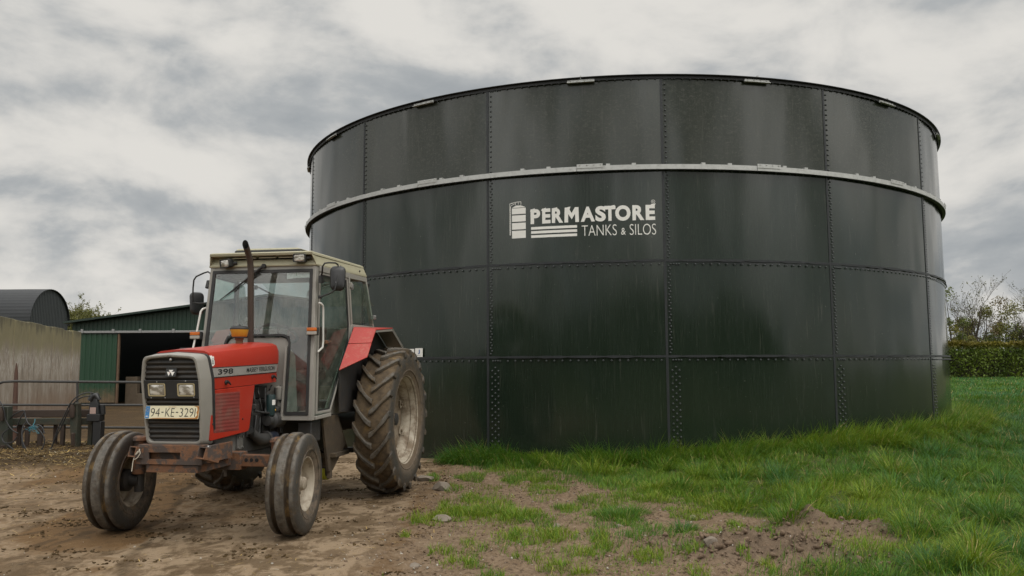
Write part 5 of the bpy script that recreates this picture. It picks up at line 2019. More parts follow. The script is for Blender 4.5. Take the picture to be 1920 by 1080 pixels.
def corrug(mb_, xs, zlo, zhi, y, pitch=.17, depth=.03, thick=0):
    """upright profiled sheet between functions zlo(x), zhi(x)"""
    x0, x1 = xs
    n = max(2, int((x1 - x0) / pitch))
    lo, hi = [], []
    for i in range(n):
        for f, d in ((0, 0), (.45, 0), (.58, 1), (.87, 1)):
            x = x0 + (x1 - x0) * (i + f) / n
            lo.append((x, y - depth * d, zlo(x)))
            hi.append((x, y - depth * d, zhi(x)))
    return mb_.loft([lo, hi, [(a, b_ + .05, c_) for a, b_, c_ in hi], [(a, b_ + .05, c_) for a, b_, c_ in lo]], closed=False, caps=False)


SY = 32.0
shed = empty('cattle_shed', (at(300, 757, SY)[0], SY, 0))
tag(shed, 'long green steel sheeted cattle shed with a wide dark open doorway', 'shed')
so_ = np.array([at(300, 757, SY)[0], SY, 0.0])
ex0, ezL = at(129, 606.5, SY)[0] - so_[0], at(129, 606.5, SY)[2]
exR, ezR = at(513, 556, SY)[0] - so_[0], at(513, 556, SY)[2]
ex1 = 2 * exR - ex0
gfun = lambda x: ezR - abs(x - exR) * (ezR - ezL) / (exR - ex0)
zrail = at(260, 622.5, SY)[2]
dl0, dl1 = at(153, 700, SY)[0] - so_[0], at(222, 700, SY)[0] - so_[0]
op1 = dl1 + 4.6
mb = MB()
corrug(mb, (ex0 + .15, ex1 - .15), lambda x: zrail + .02, lambda x: gfun(x) - .03, 0.0)
corrug(mb, (op1, ex1 - .15), lambda x: -.5, lambda x: zrail + .02, 0.003)
corrug(mb, (ex0 + .15, dl0 + .4), lambda x: -.5, lambda x: zrail + .02, 0.003)
mb.build('gable_cladding', m_gclad, shed, smooth=0)
mb = MB()
corrug(mb, (dl0, dl1), lambda x: -.16, lambda x: zrail - .06, -.14, pitch=.19, depth=.035)
door_ = mb.build('sliding_door', m_gsheet, shed, smooth=0)
mb = MB()
mb.bb((dl1 + .005, -.19, -.2), (dl1 + .075, -.07, zrail - .06))
mb.build('door_edge', m_wood, door_, bevel=.01)
mb = MB()
mb.bb((dl0 - .1, -.24, zrail - .045), (op1 + 2.6, -.12, zrail + .045))
rl = mb.build('door_rail', surf('white_rail', (.24, .24, .235), .5, var=.1), shed, bevel=.01)
for u in (160, 218, 268, 330):
    x = at(u, 620, SY)[0] - so_[0]
    mb = MB()
    mb.bb((x - .05, -.27, zrail - .05), (x + .05, -.2405, zrail + .11))
    mb.build('rail_bracket', bpy.data.materials['white_rail'], rl, bevel=.008)
mb = MB()
for s_ in (-1, 1):
    xa = exR
    xb = ex0 - .05 if s_ < 0 else ex1 + .05
    mb.loft([[(xa, -.35, gfun(exR) + .02), (xb, -.35, ezL - .02), (xb, -.35, ezL + .06), (xa, -.35, gfun(exR) + .10)],
             [(xa, 16, gfun(exR) + .02), (xb, 16, ezL - .02), (xb, 16, ezL + .06), (xa, 16, gfun(exR) + .10)]])
mb.build('shed_roof', m_sroof, shed)
mb = MB()
mb.bb((ex0 + .2, .1, -.6), (ex0 + .3, 15.8, ezL))
mb.bb((ex1 - .3, .1, -.6), (ex1 - .2, 15.8, ezL))
mb.bb((ex0 + .3, 15.7, -.6), (ex1 - .3, 15.8, ezL + .1))
mb.build('inner_wall', m_gclad, shed, smooth=0)
mb = MB()
mb.bb((dl1 + .15, .30, -.5), (dl1 + .62, .62, .85))
mb.bb((dl1 + .62, .30, -.5), (dl1 + 5.0, .50, .18))
mb.build('low_wall', surf('muddy_block_wall', (.10, .075, .05), .9, var=.3, dirt=.5, dcol=(.05, .035, .02)), shed, bevel=.02)
mb = MB()
for k in range(3):
    mb.tube([(dl1 + .7, 1.6, .45 + .32 * k), (op1, 1.6, .45 + .32 * k)], .025, 8)
for k in range(14):
    mb.tube([(dl1 + .9 + .34 * k, 1.6, -.4), (dl1 + .9 + .34 * k, 1.6, 1.4)], .02, 6)
mb.build('feed_barrier', m_dark, shed)
mb = MB()
for k in range(3):
    mb.bb((dl1 + 1.6 + k * 2.2, 5.0, -.5), (dl1 + 1.78 + k * 2.2, 5.18, ezL + .2))
mb.build('stanchions', m_conc, shed)

# round-roofed hay barn far behind
BY = 88.0
bc = at(91, 607.5, BY)
br = 3.86
barn = empty('hay_barn', (bc[0], BY, 0))
tag(barn, 'black round roofed hay barn rising behind the concrete wall', 'barn')
mb = MB()
nb = 60
sA, sB = [], []
for i in range(nb + 1):
    a = PI * i / nb
    rr_ = br + .015 * (i % 2)
    sA.append((.25, rr_ * math.cos(a), bc[2] + rr_ * math.sin(a)))
    sB.append((-22, rr_ * math.cos(a), bc[2] + rr_ * math.sin(a)))
sA2 = [(q[0], q[1] * .985, bc[2] + (q[2] - bc[2]) * .985) for q in sA]
sB2 = [(q[0], q[1] * .985, bc[2] + (q[2] - bc[2]) * .985) for q in sB]
secs = [sA2, sA] + [[(.25 - 22.25 * k / 9 - (.001 if k else 0), q[1] * (1 + .004 * (k % 2)), bc[2] + (q[2] - bc[2]) * (1 + .004 * (k % 2))) for q in sA] for k in range(1, 9)] + [sB, sB2]
mb.loft(secs, closed=False, caps=False)
mb.build('barn_roof', m_bsheet, barn, smooth=0)
mb = MB()
pts = [(br * .98 * math.cos(PI * i / 48), bc[2] + br * .98 * math.sin(PI * i / 48)) for i in range(49)]
pts = [(br * .98, .0)] + pts + [(-br * .98, 0.0)]
mb.prism(pts, 'x', -.1, 0)
for k in range(26):
    y = -br * .94 + 2 * br * .94 * k / 25
    mb.bb((.0005, y - .03, .0), (.04, y + .03, bc[2] + math.sqrt(max(.01, (br * .97) ** 2 - y * y)) - .05))
mb.build('barn_gable', m_bgable, barn, smooth=0)
mb = MB()
mb.bb((-21.8, -br * .97, 0), (-.2, -br * .95, bc[2]))
mb.build('barn_side', m_bgable, barn, smooth=0)

# ------------------------------------------------------------------ yard gate, post, loader grab
m_gate = surf('worn_galvanised_pipe', (.045, .044, .042), .6, metal=.1, var=.25, dirt=.5, dcol=(.05, .035, .022), ds=6)
GYD = 14.6
gate = empty('yard_gate', tuple(at(145, 830, GYD) * np.array([1, 1, 0]) + np.array([0, 0, -.17])))
tag(gate, 'tubular steel yard gate with three long rails in front of the wall', 'gate')
go_ = np.array(gate.location)
mb = MB()
top = [at(-14, 760, GYD), at(-13, 735, GYD), at(-6, 721, GYD), at(6, 716, GYD), at(30, 714.8, GYD), at(150, 716, GYD), at(440, 718, GYD)]
mb.tube([q - go_ for q in top], .024, 10)
mb.build('top_rail', m_gate, gate, smooth=60)
for v0, v1 in ((759, 760), (801, 802.5)):
    mb = MB()
    mb.tube([at(-14, v0, GYD) - go_, at(440, v1, GYD) - go_], .022, 10)
    mb.build('gate_rail', m_gate, gate, smooth=60)
for u in (-14, 145, 300, 440):
    mb = MB()
    mb.tube([at(u, 717 if u > 0 else 758, GYD) - go_, at(u, 808, GYD) - go_], .020, 10)
    mb.build('gate_upright', m_gate, gate, smooth=60)

mb = MB()
pa, pb = at(31, 681, 15.4), at(26, 835, 15.4)
mb.tube([pb, pb + (pa - pb) * .5, pa + (pb - pa) * .12, pa], [.050, .046, .034, .010], 8)
o = mb.build('rusty_post', surf('rusted_post', (.075, .038, .026), .8, var=.3, dirt=.5, dcol=(.13, .075, .05), ds=6), None, origin=tuple(pb))
tag(o, 'rusty pointed steel post leaning against the concrete wall', 'post')

m_ggreen = surf('grimy_green_paint', (.022, .028, .018), .65, var=.3, dirt=.75, dcol=(.052, .034, .020), ds=4.5, dlo=.40, dhi=.66, speck=.3)
m_gbrown = surf('rusty_brown_frame', (.040, .025, .017), .8, var=.35, dirt=.6, dcol=(.035, .028, .022), ds=5)
m_hyd = surf('black_hydraulic', (.014, .014, .015), .45, var=.3)
HY = 13.4
gl = at(90, 852, HY)
grab = empty('loader_grab', (gl[0], HY, gl[2]))
tag(grab, 'grimy green loader silage grab with coiled black hoses lying in the muck', 'farm implement')


def G(u, v, d=0.0):
    """grab-frame point at depth d behind its front face"""
    q = at(u, v, HY)
    return np.array([q[0] - gl[0], d, q[2] - gl[2]])


def gbox(mb_, u0, v0, u1, v1, d0, d1):
    a, b_ = G(u0, v0), G(u1, v1)
    return mb_.bb((a[0], d0, a[2]), (b_[0], d1, b_[2]))


mb = MB()
gbox(mb, -60, 771, 164, 784, .26, .36)
mb.build('upper_beam', m_gbrown, grab, bevel=.008)
mb = MB()
gbox(mb, -60, 786, 164, 797.5, .14, .22)
mb.build('lower_beam', m_ggreen, grab, bevel=.008)
mb = MB()
gbox(mb, 97, 840, 178, 853, .10, .20)
gbox(mb, -60, 842, 96.5, 854, .12, .20)
mb.build('foot_rail', m_gbrown, grab, bevel=.008)
for u0, u1, v0, v1 in ((130, 146, 756, 839), (-3, 16, 762, 862), (-55, -42, 760, 858)):
    mb = MB()
    a, b_, c_, d_ = G(u0, v0), G(u1, v0), G(u1 - 1, v1), G(u0 + 4, v1)
    mid_ = G(u1, (v0 + v1) / 2)
    mb.loft([[q + np.array([0, -.02, 0]) for q in (a, b_, mid_, c_, d_)], [q + np.array([0, .12, 0]) for q in (a, b_, mid_, c_, d_)]])
    pl_ = mb.build('hook_plate', m_ggreen, grab, bevel=.01)
    mb = MB()
    um = (u0 + u1) / 2
    mb.tube([G(um - 1, v0 + 2, -.05), G(um + 1, v0 + 10, -.06), G(um, v0 + 26, -.045)], [.038, .046, .036], 8)
    mb.build('hook_lever', m_gbrown, pl_, smooth=60)
    mb = MB()
    mb.loft([[G(um - 2, v1 - 28, -.021), G(um + 5, v1 - 28, -.021), G(um + 4, v1 - 2, -.021), G(um - 4, v1 - 2, -.021)], [G(um - 1, v1 - 27, -.07), G(um + 3, v1 - 27, -.07), G(um + 1, v1 - 4, -.055), G(um - 2, v1 - 4, -.055)]])
    mb.build('stop_block', m_gbrown, pl_, bevel=.005)
for u0, u1, dd in ((104, 109, .15), (126, 130.5, .24), (156.5, 162.5, .14), (60, 66, .16), (36, 41, .16), (84, 88, .25), (18, 23, .2), (-24, -19, .2)):
    mb = MB()
    a, b_ = G(u0, 797.5), G(u1, 841)
    mb.bb((a[0], dd, a[2]), (b_[0], dd + .05, b_[2]))
    mb.build('tine_bar', m_gbrown if u0 < 110 else m_ggreen, grab, bevel=.004)
mb = MB()
gbox(mb, 173, 790.5, 185.5, 846, .02, .16)
gbox(mb, 162, 777, 186, 790, .0, .18)
mb.loft([[G(164, 777, .02), G(184, 777, .02), G(184, 777, .14), G(164, 777, .14)], [G(166, 757, .03), G(181, 757, .03), G(181, 757, .12), G(166, 757, .12)], [G(167.5, 745, .04), G(178, 745, .04), G(178, 745, .11), G(167.5, 745, .11)]])
tw_ = mb.build('end_tower', m_hyd, grab, bevel=.008)
mb = MB()
mb.tube([G(166, 752, .05), G(171, 742, .06), G(176, 741, .07), G(181, 751, .08)], [.05, .055, .05, .04], 8)
mb.tube([G(186, 760, .1), G(187, 778, .1)], .045, 10)
mb.build('hydraulic_valve', m_hyd, tw_, smooth=60)
mb = MB()
a, b_ = G(168, 764), G(178.5, 776)
mb.bb((a[0], .012, a[2]), (b_[0], .018, b_[2]))
mb.build('faded_label', surf('faded_pink_label', (.34, .24, .21), .6, var=.2), tw_, smooth=0)
mb = MB()
mb.loft([[G(121, 765, .2), G(124, 763, .2), G(131, 779, .2), G(127, 781, .2)], [G(121, 765, .25), G(124, 763, .25), G(131, 779, .25), G(127, 781, .25)]])
mb.build('pale_bracket', m_grey, grab)


def curve(pts, n=40):
    """smooth chain through points"""
    P_ = [np.array(q, float) for q in pts]
    P_ = [2 * P_[0] - P_[1]] + P_ + [2 * P_[-1] - P_[-2]]
    out = []
    for i in range(1, len(P_) - 2):
        for k in range(n // (len(P_) - 3) + 1):
            t_ = k / (n // (len(P_) - 3) + 1)
            out.append(.5 * ((2 * P_[i]) + (-P_[i - 1] + P_[i + 1]) * t_ + (2 * P_[i - 1] - 5 * P_[i] + 4 * P_[i + 1] - P_[i + 2]) * t_ ** 2 + (-P_[i - 1] + 3 * P_[i] - 3 * P_[i + 1] + P_[i + 2]) * t_ ** 3))
    out.append(P_[-2])
    return out


hs = [[(175, 739, .05), (166, 736, 0), (152, 741, -.06), (139, 754, -.09), (127, 778, -.10), (114, 806, -.10), (104, 838, -.12), (94, 849, -.14), (74, 851, -.16), (58, 838, -.15), (50, 820, -.12), (47, 800, -.06), (52, 788, 0)],
      [(172, 742, .05), (158, 744, -.03), (146, 752, -.06), (134, 768, -.07), (122, 795, -.08), (110, 822, -.10), (101, 843, -.1)],
      [(-12, 748, -.05), (4, 752, -.07), (13, 768, -.08), (17, 788, -.08), (28, 805, -.08), (38, 812, -.06)],
      [(46, 772, 0), (52, 784, -.05), (60, 795, -.08), (76, 802, -.10), (88, 815, -.11), (91, 830, -.12), (84, 845, -.14), (68, 850, -.15), (54, 840, -.13), (48, 822, -.1), (50, 806, -.07), (62, 800, -.05)],
      [(20, 786, -.02), (28, 778, -.04), (44, 770, -.05), (49, 772, -.05), (42, 785, -.06), (36, 800, -.06)],
      [(26, 800, -.06), (14, 810, -.09), (11, 820, -.1), (18, 829, -.12), (30, 828, -.1), (38, 818, -.08)],
      [(22, 832, -.12), (36, 842, -.14), (50, 852, -.15), (62, 853, -.16)], [(90, 812, -.1), (84, 800, -.08), (72, 796, -.05), (62, 800, -.03)]]
for k, h_ in enumerate(hs):
    mb = MB()
    mb.tube(curve([G(*q) for q in h_], 48), .0105, 7)
    mb.build('hose', m_hyd, grab, smooth=60)
m_bluet = surf('blue_twine', (.045, .17, .21), .8, var=.3)
mb = MB()
rnd = random.Random(8)
for k in range(20):
    a = G(70 + rnd.uniform(-4, 4), 802 + rnd.uniform(-4, 4), -.12)
    pts = [a]
    for q in range(4):
        a = a + np.array([rnd.uniform(-.035, .035), rnd.uniform(-.02, .015), rnd.uniform(-.035, .022)])
        pts.append(a)
    mb.tube(curve(pts, 8), .0035, 4)
mb.tube(curve([G(67, 785, -.02), G(68, 792, -.05), G(66, 800, -.1)], 8), .006, 5)
o = mb.build('blue_twine', m_bluet, None)
o.location = grab.location
tag(o, 'tangle of frayed blue baler twine caught on the grab hoses', 'twine')
o['kind'] = 'thing'

# grey sheet scrap and stones by the rear tyre
q = onz(811, 838, -.10)
mb = MB()
mb.slab([(0, 0, -.03), (.17, .05, -.03), (.12, .30, .02), (.0, .22, .06)], (0, 0, .012))
mb.slab([(0, .22, .0), (.035, .24, .0), (-.05, .30, .34), (-.075, .28, .34)], (0, .012, 0))
o = mb.build('plastic_scrap', surf('grey_plastic_sheet', (.34, .35, .36), .5, var=.15), None, origin=(0, 0, 0), bevel=.004)
o.location = (q[0] - .02, q[1], gz(np.array([q[0]]), np.array([q[1]]))[0] + .05)
tag(o, 'scrap of bent pale grey plastic on the ground behind the rear tyre', 'plastic scrap')


def stone_mesh(seed, sx_, sy_, sz_, sub=3):
    bm = bmesh.new()
    bmesh.ops.create_icosphere(bm, subdivisions=sub, radius=1)
    r = np.random.default_rng(seed)
    dirs = r.normal(size=(9, 3))
    dirs /= np.linalg.norm(dirs, axis=1)[:, None]
    cut = r.uniform(.55, .95, 9)
    for v in bm.verts:
        c_ = np.array(v.co)
        for d_, k_ in zip(dirs, cut):
            e_ = c_ @ d_
            if e_ > k_:
                c_ = c_ - d_ * (e_ - k_)
        c_ = c_ * (1 + .05 * math.sin(c_[0] * 7 + seed) * math.sin(c_[1] * 6 + 1))
        v.co = (c_[0] * sx_, c_[1] * sy_, c_[2] * sz_)
    me2 = bpy.data.meshes.new('stone')
    bm.to_mesh(me2)
    bm.free()
    me2.polygons.foreach_set('use_smooth', [True] * len(me2.polygons))
    me2.set_sharp_from_angle(angle=R_(28))
    return me2


m_stone = surf('pale_limestone', (.185, .155, .122), .9, var=.25, vs=9, dirt=.5, dcol=(.15, .11, .075), ds=10, bump=.4, bs=40)
for i, (u, v, a, b_, c_, lab) in enumerate(((828, 915, .115, .09, .075, 'rounded pale stone on the soil right of the rear tyre'), (796, 897, .17, .11, .05, 'flat broken slab of pale stone touching the rear tyre'),
                                            (829, 972, .11, .075, .045, 'buff flat stone half sunk at the edge of the left grass patch'), (1042, 984, .055, .045, .035, 'small pale stone in bare soil between two grass patches'),
                                            (1163, 989, .045, .035, .03, 'small white stone below the dark grass tuft'), (1297, 967, .075, .05, .035, 'grey stone at the front edge of the thick grass'),
                                            (777, 1054, .06, .04, .02, 'flat grey stone near the straw on the yard edge'), (1333, 1035, .06, .05, .05, 'blue grey stone among the broken clods'),
                                            (866, 932, .04, .035, .03, 'small blue grey pebble above the yellowing grass patch'))):
    q = onz(u, v, -.15)
    z = gz(np.array([q[0]]), np.array([q[1]]))[0]
    o = bpy.data.objects.new('stone', stone_mesh(10 + i, a, b_, c_))
    o.data.materials.append(m_stone)
    o.location = (q[0], q[1], z + c_ * .35)
    o.rotation_euler = (0, 0, i * 1.3)
    COL.objects.link(o)
    tag(o, lab, 'stone', 'loose stones on the bare soil')


# ------------------------------------------------------------------ vegetation
def blades_mesh(name, root, h, w, az, th0, bend, colr, segs=3):
    """grass leaves: root (n,3), h, w, az = lean direction, th0 = first tilt, bend = further tilt to the tip"""
    n = len(root)
    dirh = np.stack([np.cos(az), np.sin(az), np.zeros(n)], -1)
    side = np.stack([-np.sin(az), np.cos(az), np.zeros(n)], -1)
    tw = rng.uniform(-.9, .9, n)
    side = side * np.cos(tw)[:, None] + dirh * np.sin(tw)[:, None]
    P = root.copy()
    lv = []
    wf = [1.0, .9, .62]
    for k in range(segs + 1):
        if k:
            th = th0 + bend * (k - .5) / segs
            P = P + (dirh * np.sin(th)[:, None] + np.array([0, 0, 1.0]) * np.cos(th)[:, None]) * (h / segs)[:, None]
        if k < segs:
            o_ = side * (w * wf[k] / 2)[:, None]
            lv += [P - o_, P + o_]
        else:
            lv += [P]
    V = np.stack(lv, 1)
    nv = 2 * segs + 1
    b0 = (np.arange(n) * nv)[:, None]
    quads_ = np.concatenate([b0 + np.array([[2 * k, 2 * k + 1, 2 * k + 3, 2 * k + 2]]) for k in range(segs - 1)], 0)
    tris = b0 + np.array([[2 * segs - 2, 2 * segs - 1, 2 * segs]])
    me2 = bpy.data.meshes.new(name)
    me2.vertices.add(n * nv)
    me2.vertices.foreach_set('co', V.astype(np.float32).ravel())
    li = np.concatenate([quads_.ravel(), tris.ravel()]).astype(np.int32)
    me2.loops.add(len(li))
    me2.loops.foreach_set('vertex_index', li)
    nq, nt_ = len(quads_), len(tris)
    me2.polygons.add(nq + nt_)
    me2.polygons.foreach_set('loop_start', np.concatenate([np.arange(nq) * 4, nq * 4 + np.arange(nt_) * 3]).astype(np.int32))
    me2.polygons.foreach_set('use_smooth', np.ones(nq + nt_, bool))
    me2.update(calc_edges=True)
    ca = me2.color_attributes.new('col', 'FLOAT_COLOR', 'POINT')
    cc = np.concatenate([np.repeat(colr, nv, 0), np.ones((n * nv, 1))], 1)
    ca.data.foreach_set('color', cc.astype(np.float32).ravel())
    return me2


def leafmat(name, trans=.35, rough=.55, spec=.3):
    m, t, p = newmat(name)
    vc = t.new('ShaderNodeVertexColor', layer_name='col')
    t.link(vc.outputs[0], p.inputs['Base Color'])
    p.inputs['Roughness'].default_value = rough
    p.inputs['Specular IOR Level'].default_value = spec
    tb = t.new('ShaderNodeBsdfTranslucent')
    t.link(t.mix(.25, vc.outputs[0], (.20, .26, .02)), tb.inputs[0])
    mx = t.new('ShaderNodeMixShader')
    mx.inputs[0].default_value = trans
    t.link(p.outputs[0], mx.inputs[1])
    t.link(tb.outputs[0], mx.inputs[2])
    t.link(mx.outputs[0], m.node_tree.nodes['Material Output'].inputs[0])
    return m


m_grass = leafmat('grass_blade')
m_leaf = leafmat('leaf', .25)

C_LIGHT, C_MID, C_DARK, C_BLUE, C_STRAW = (np.array(c) for c in ((.195, .262, .018), (.095, .196, .016), (.042, .128, .015), (.050, .150, .050), (.40, .31, .12)))


def grass_cols(x, y, n, tone):
    """tone 0 = yellow green .. 1 = deep blue green"""
    t_ = np.clip(tone + rng.normal(0, .16, n), 0, 1)[:, None]
    c = np.where(t_ < .4, C_LIGHT + (C_MID - C_LIGHT) * (t_ / .4), np.where(t_ < .75, C_MID + (C_DARK - C_MID) * ((t_ - .4) / .35), C_DARK + (C_BLUE - C_DARK) * ((t_ - .75) / .25)))
    st_ = rng.random(n) < .055
    c[st_] = C_STRAW * rng.uniform(.6, 1.1, (st_.sum(), 1))
    return c * rng.uniform(.75, 1.25, (n, 1))


acc = {k: [] for k in ('root', 'h', 'w', 'az', 'th0', 'bend', 'col')}


def addb(root, h, w, az, th0, bend, col):
    for k, v in zip(acc, (root, h, w, az, th0, bend, col)):
        acc[k].append(v)


def outside_tank(x, y, m=.03):
    return np.hypot(x - TX, y - TY) > TR + m


def in_view(x, y, m=.6):
    return (np.abs(x) < y * .66 + m)


# general sward, thinning with distance
def sward(x0, x1, y0, y1, dens_, hlo, hhi, w, keep_fn, lean=.5):
    n = int((x1 - x0) * (y1 - y0) * dens_)
    x, y = rng.uniform(x0, x1, n), rng.uniform(y0, y1, n)
    k = in_view(x, y, 3.2) & outside_tank(x, y) & keep_fn(x, y)
    x, y = x[k], y[k]
    n = len(x)
    hn = fbm(x, y, 1.6, 3, 91)
    h = (hlo + (hhi - hlo) * np.clip((hn - .25) * 2, 0, 1)) * rng.uniform(.5, 1.25, n)
    tone = np.clip(.10 + 1.15 * (fbm(x, y, .9, 3, 95) - .28) + .06 * np.clip(x - 3, 0, 6), 0, 1)
    windaz = (fbm(x, y, .7, 2, 97) - .5) * 5
    addb(np.stack([x, y, gz(x, y) - .01], -1), h, w * rng.uniform(.7, 1.3, n), windaz + rng.normal(0, 1.1, n), rng.uniform(0, .45, n), rng.uniform(.1, lean * 2.6, n), grass_cols(x, y, n, tone))


full = lambda x, y: rng.random(len(x)) < sm(dense_edge(x, y), -.25, .45)
sward(0, 10, 4.6, 10.8, 2100, .04, .13, .0055, full, .6)
sward(-1.2, 13, 10.8, 16, 1300, .05, .15, .008, full, .7)
sward(8, 24, 14, 26, 420, .10, .20, .015, full, .7)
sward(12, 40, 26, 50, 130, .12, .20, .035, full, .7)
sward(-1, 6, 5.0, 11.4, 1500, .03, .10, .005, lambda x, y: (rng.random(len(x)) < sm(fbm(x, y, 2.4, 4, 101) + .05 * sm(y, 7.5, 9.5), .465, .55) * sm(x + (fbm(x, y, 2, 2, 102) - .5), -.9, -.1) * (1 - .85 * ground_parts(x, y)[3])), .6)

# tufts that stand above the sward
def tuft(cx, cy, r, h, nb_, tone, lean=.9, w=.006, dirb=None, db=0.0):
    a = rng.uniform(0, 2 * PI, nb_)
    q = np.sqrt(rng.random(nb_)) * r
    x, y = cx + q * np.cos(a), cy + q * np.sin(a)
    k = outside_tank(x, y)
    x, y, a, q = x[k], y[k], a[k], q[k]
    n = len(x)
    az = a + rng.normal(0, .5, n)
    if dirb is not None:
        vx, vy = np.cos(az) * (1 - db) + math.cos(dirb) * db, np.sin(az) * (1 - db) + math.sin(dirb) * db
        az = np.arctan2(vy, vx)
    hh = h * rng.uniform(.45, 1.15, n) * (1 - .35 * (q / r) ** 2)
    addb(np.stack([x, y, gz(x, y) - .01], -1), hh, w * rng.uniform(.7, 1.3, n), az, .08 + .35 * q / r + rng.uniform(0, .15, n), rng.uniform(.25, lean * 1.9, n), grass_cols(x, y, n, np.full(n, tone)))


for i in range(1250):                                   # thick ground
    x, y = rng.uniform(.3, 11), rng.uniform(4.8, 14)
    if not (abs(x) < y * .66 + 2.6) or math.hypot(x - TX, y - TY) < TR + .2:
        continue
    if dense_edge(np.array([x]), np.array([y]))[0] < .15:
        continue
    big_ = rng.random() < .35
    tone = float(np.clip(.30 + rng.normal(0, .22) + .09 * (x - 2.5), 0, 1))
    tuft(x, y, rng.uniform(.05, .11) if not big_ else rng.uniform(.11, .20), rng.uniform(.12, .24) if not big_ else rng.uniform(.24, .42), 70 if not big_ else 200, tone, 1.15)
# named clumps read off the verge
for u, v, r, h, n, tone in ((1205, 848, .22, .36, 420, .55), (1245, 860, .20, .34, 380, .6), (1390, 865, .20, .30, 300, .5), (1475, 860, .22, .33, 340, .45), (1590, 905, .25, .24, 380, .6), (1760, 895, .30, .32, 480, .85), (1740, 925, .25, .26, 380, .85),
                            (1530, 920, .18, .22, 260, .5), (1830, 870, .25, .28, 360, .8), (1870, 985, .22, .34, 420, .75), (1800, 1000, .20, .28, 300, .45), (1480, 985, .15, .28, 260, .45), (1500, 975, .10, .30, 160, .4), (1700, 950, .2, .2, 260, .5),
                            (1760, 1060, .25, .24, 460, .8), (1900, 1040, .22, .26, 420, .85), (1670, 1075, .2, .18, 320, .5), (1560, 1065, .2, .14, 300, .25), (1280, 985, .11, .17, 200, .75), (1350, 1000, .10, .10, 140, .3),
                            (1160, 965, .20, .20, 420, .6), (1190, 955, .15, .18, 260, .5), (930, 950, .20, .15, 320, .4), (890, 955, .16, .13, 260, .35), (975, 960, .18, .15, 300, .3)):
    q = onz(u, v, -.12)
    tuft(q[0], q[1], r, h, n, tone, 1.0, .0055)
# scattered low cushions in the bare soil
for u, v, ru, rv, tone in ((795, 967, 38, 12, .15), (845, 958, 48, 14, .2), (905, 952, 60, 20, .25), (975, 965, 50, 16, .15), (1015, 977, 28, 10, .4), (1155, 967, 50, 20, .45), (1000, 1000, 62, 12, .15), (1050, 1002, 32, 10, .15), (885, 1016, 26, 8, .2),
                           (825, 1030, 24, 6, .2), (870, 1052, 42, 9, .15), (970, 1037, 14, 6, .2), (1040, 1058, 32, 13, .15), (1000, 1046, 22, 7, .2), (1095, 1037, 28, 9, .15), (1130, 1018, 20, 13, .2), (1210, 1047, 42, 13, .15), (1290, 1037, 26, 13, .3),
                           (925, 1076, 28, 7, .25), (1090, 1072, 28, 8, .15), (965, 1003, 14, 7, .4), (1120, 1002, 26, 9, .2), (950, 882, 44, 8, .35), (1000, 892, 44, 9, .25), (960, 897, 26, 8, .3), (1030, 917, 34, 10, .25), (1120, 937, 48, 11, .25), (1180, 932, 34, 10, .25),
                           (882, 893, 30, 8, .35), (1060, 947, 30, 7, .3), (1205, 886, 64, 12, .2), (1240, 932, 74, 14, .2), (1300, 912, 64, 14, .2), (880, 930, 22, 8, .2), (850, 912, 16, 6, .3), (1150, 900, 40, 9, .25), (1290, 960, 40, 12, .25), (1340, 940, 50, 14, .2),
                           (1080, 873, 44, 7, .3), (760, 1000, 10, 4, .2), (1310, 1075, 24, 8, .15), (1440, 1065, 20, 9, .02), (1395, 1050, 12, 10, .3), (1430, 1010, 22, 14, .35), (1380, 985, 16, 9, .25), (1190, 1010, 12, 6, .3), (810, 893, 16, 6, .4), (835, 940, 12, 5, .2)):
    q, q2, q3 = onz(u, v, -.14), onz(u + ru, v, -.14), onz(u, v - rv, -.14)
    rx, ry = abs(q2[0] - q[0]), abs(q3[1] - q[1])
    n = int(min(2400, rx * ry * PI * 4200)) + 30
    a = rng.uniform(0, 2 * PI, n)
    s_ = np.sqrt(rng.random(n)) * (1 + .35 * (vnoise(a * 1.9 + u, a * 0 + v, 3) - .5) * 2)
    x, y = q[0] + rx * s_ * np.cos(a), q[1] + ry * s_ * np.sin(a)
    kk = rng.random(n) < (.25 + 1.0 * sm(fbm(x, y, 7, 3, 111), .32, .58))
    x, y, s_ = x[kk], y[kk], s_[kk]
    n = len(x)
    tn = np.clip(tone + .5 * (fbm(x, y, 4, 2, 112) - .5), 0, 1)
    addb(np.stack([x, y, gz(x, y) - .008], -1), rng.uniform(.04, .125, n) * (1.1 - .45 * s_), .005 * rng.uniform(.7, 1.3, n), rng.uniform(0, 2 * PI, n), rng.uniform(0, .5, n), rng.uniform(.2, 1.3, n), grass_cols(x, y, n, tn))

# long grass hanging over along the foot of the tank: one tussock beside the other
aL, aR = math.atan2(11.35 - TY, -1.35 - TX), math.atan2(16.2 - TY, 9.3 - TX)
for i in range(150):
    a = aL + (aR - aL) * rng.random()
    rad = TR + .08 + rng.random() ** 1.3 * .55
    x, y = TX + rad * math.cos(a), TY + rad * math.sin(a)
    rt_ = float(sm(np.array(x), -1.2, 6.5))
    big_ = rng.random()
    tone = float(np.clip(.66 - .42 * rt_ + rng.normal(0, .14), .05, .95))
    tuft(x, y, .12 + .12 * big_, (.20 + .26 * big_) * (1 + .10 * rt_), int(110 + 150 * big_), tone, 1.25, .0072, a + .55 * rt_ - .1, .50)
n = 9000
a = aL + (aR - aL) * rng.random(n)
rad = TR + .04 + rng.random(n) * .6
x, y = TX + rad * np.cos(a), TY + rad * np.sin(a)
tone = np.clip(.6 - .4 * sm(x, -1.2, 6.5) + .5 * (fbm(x, y, 1.4, 3, 131) - .5), .1, .9)
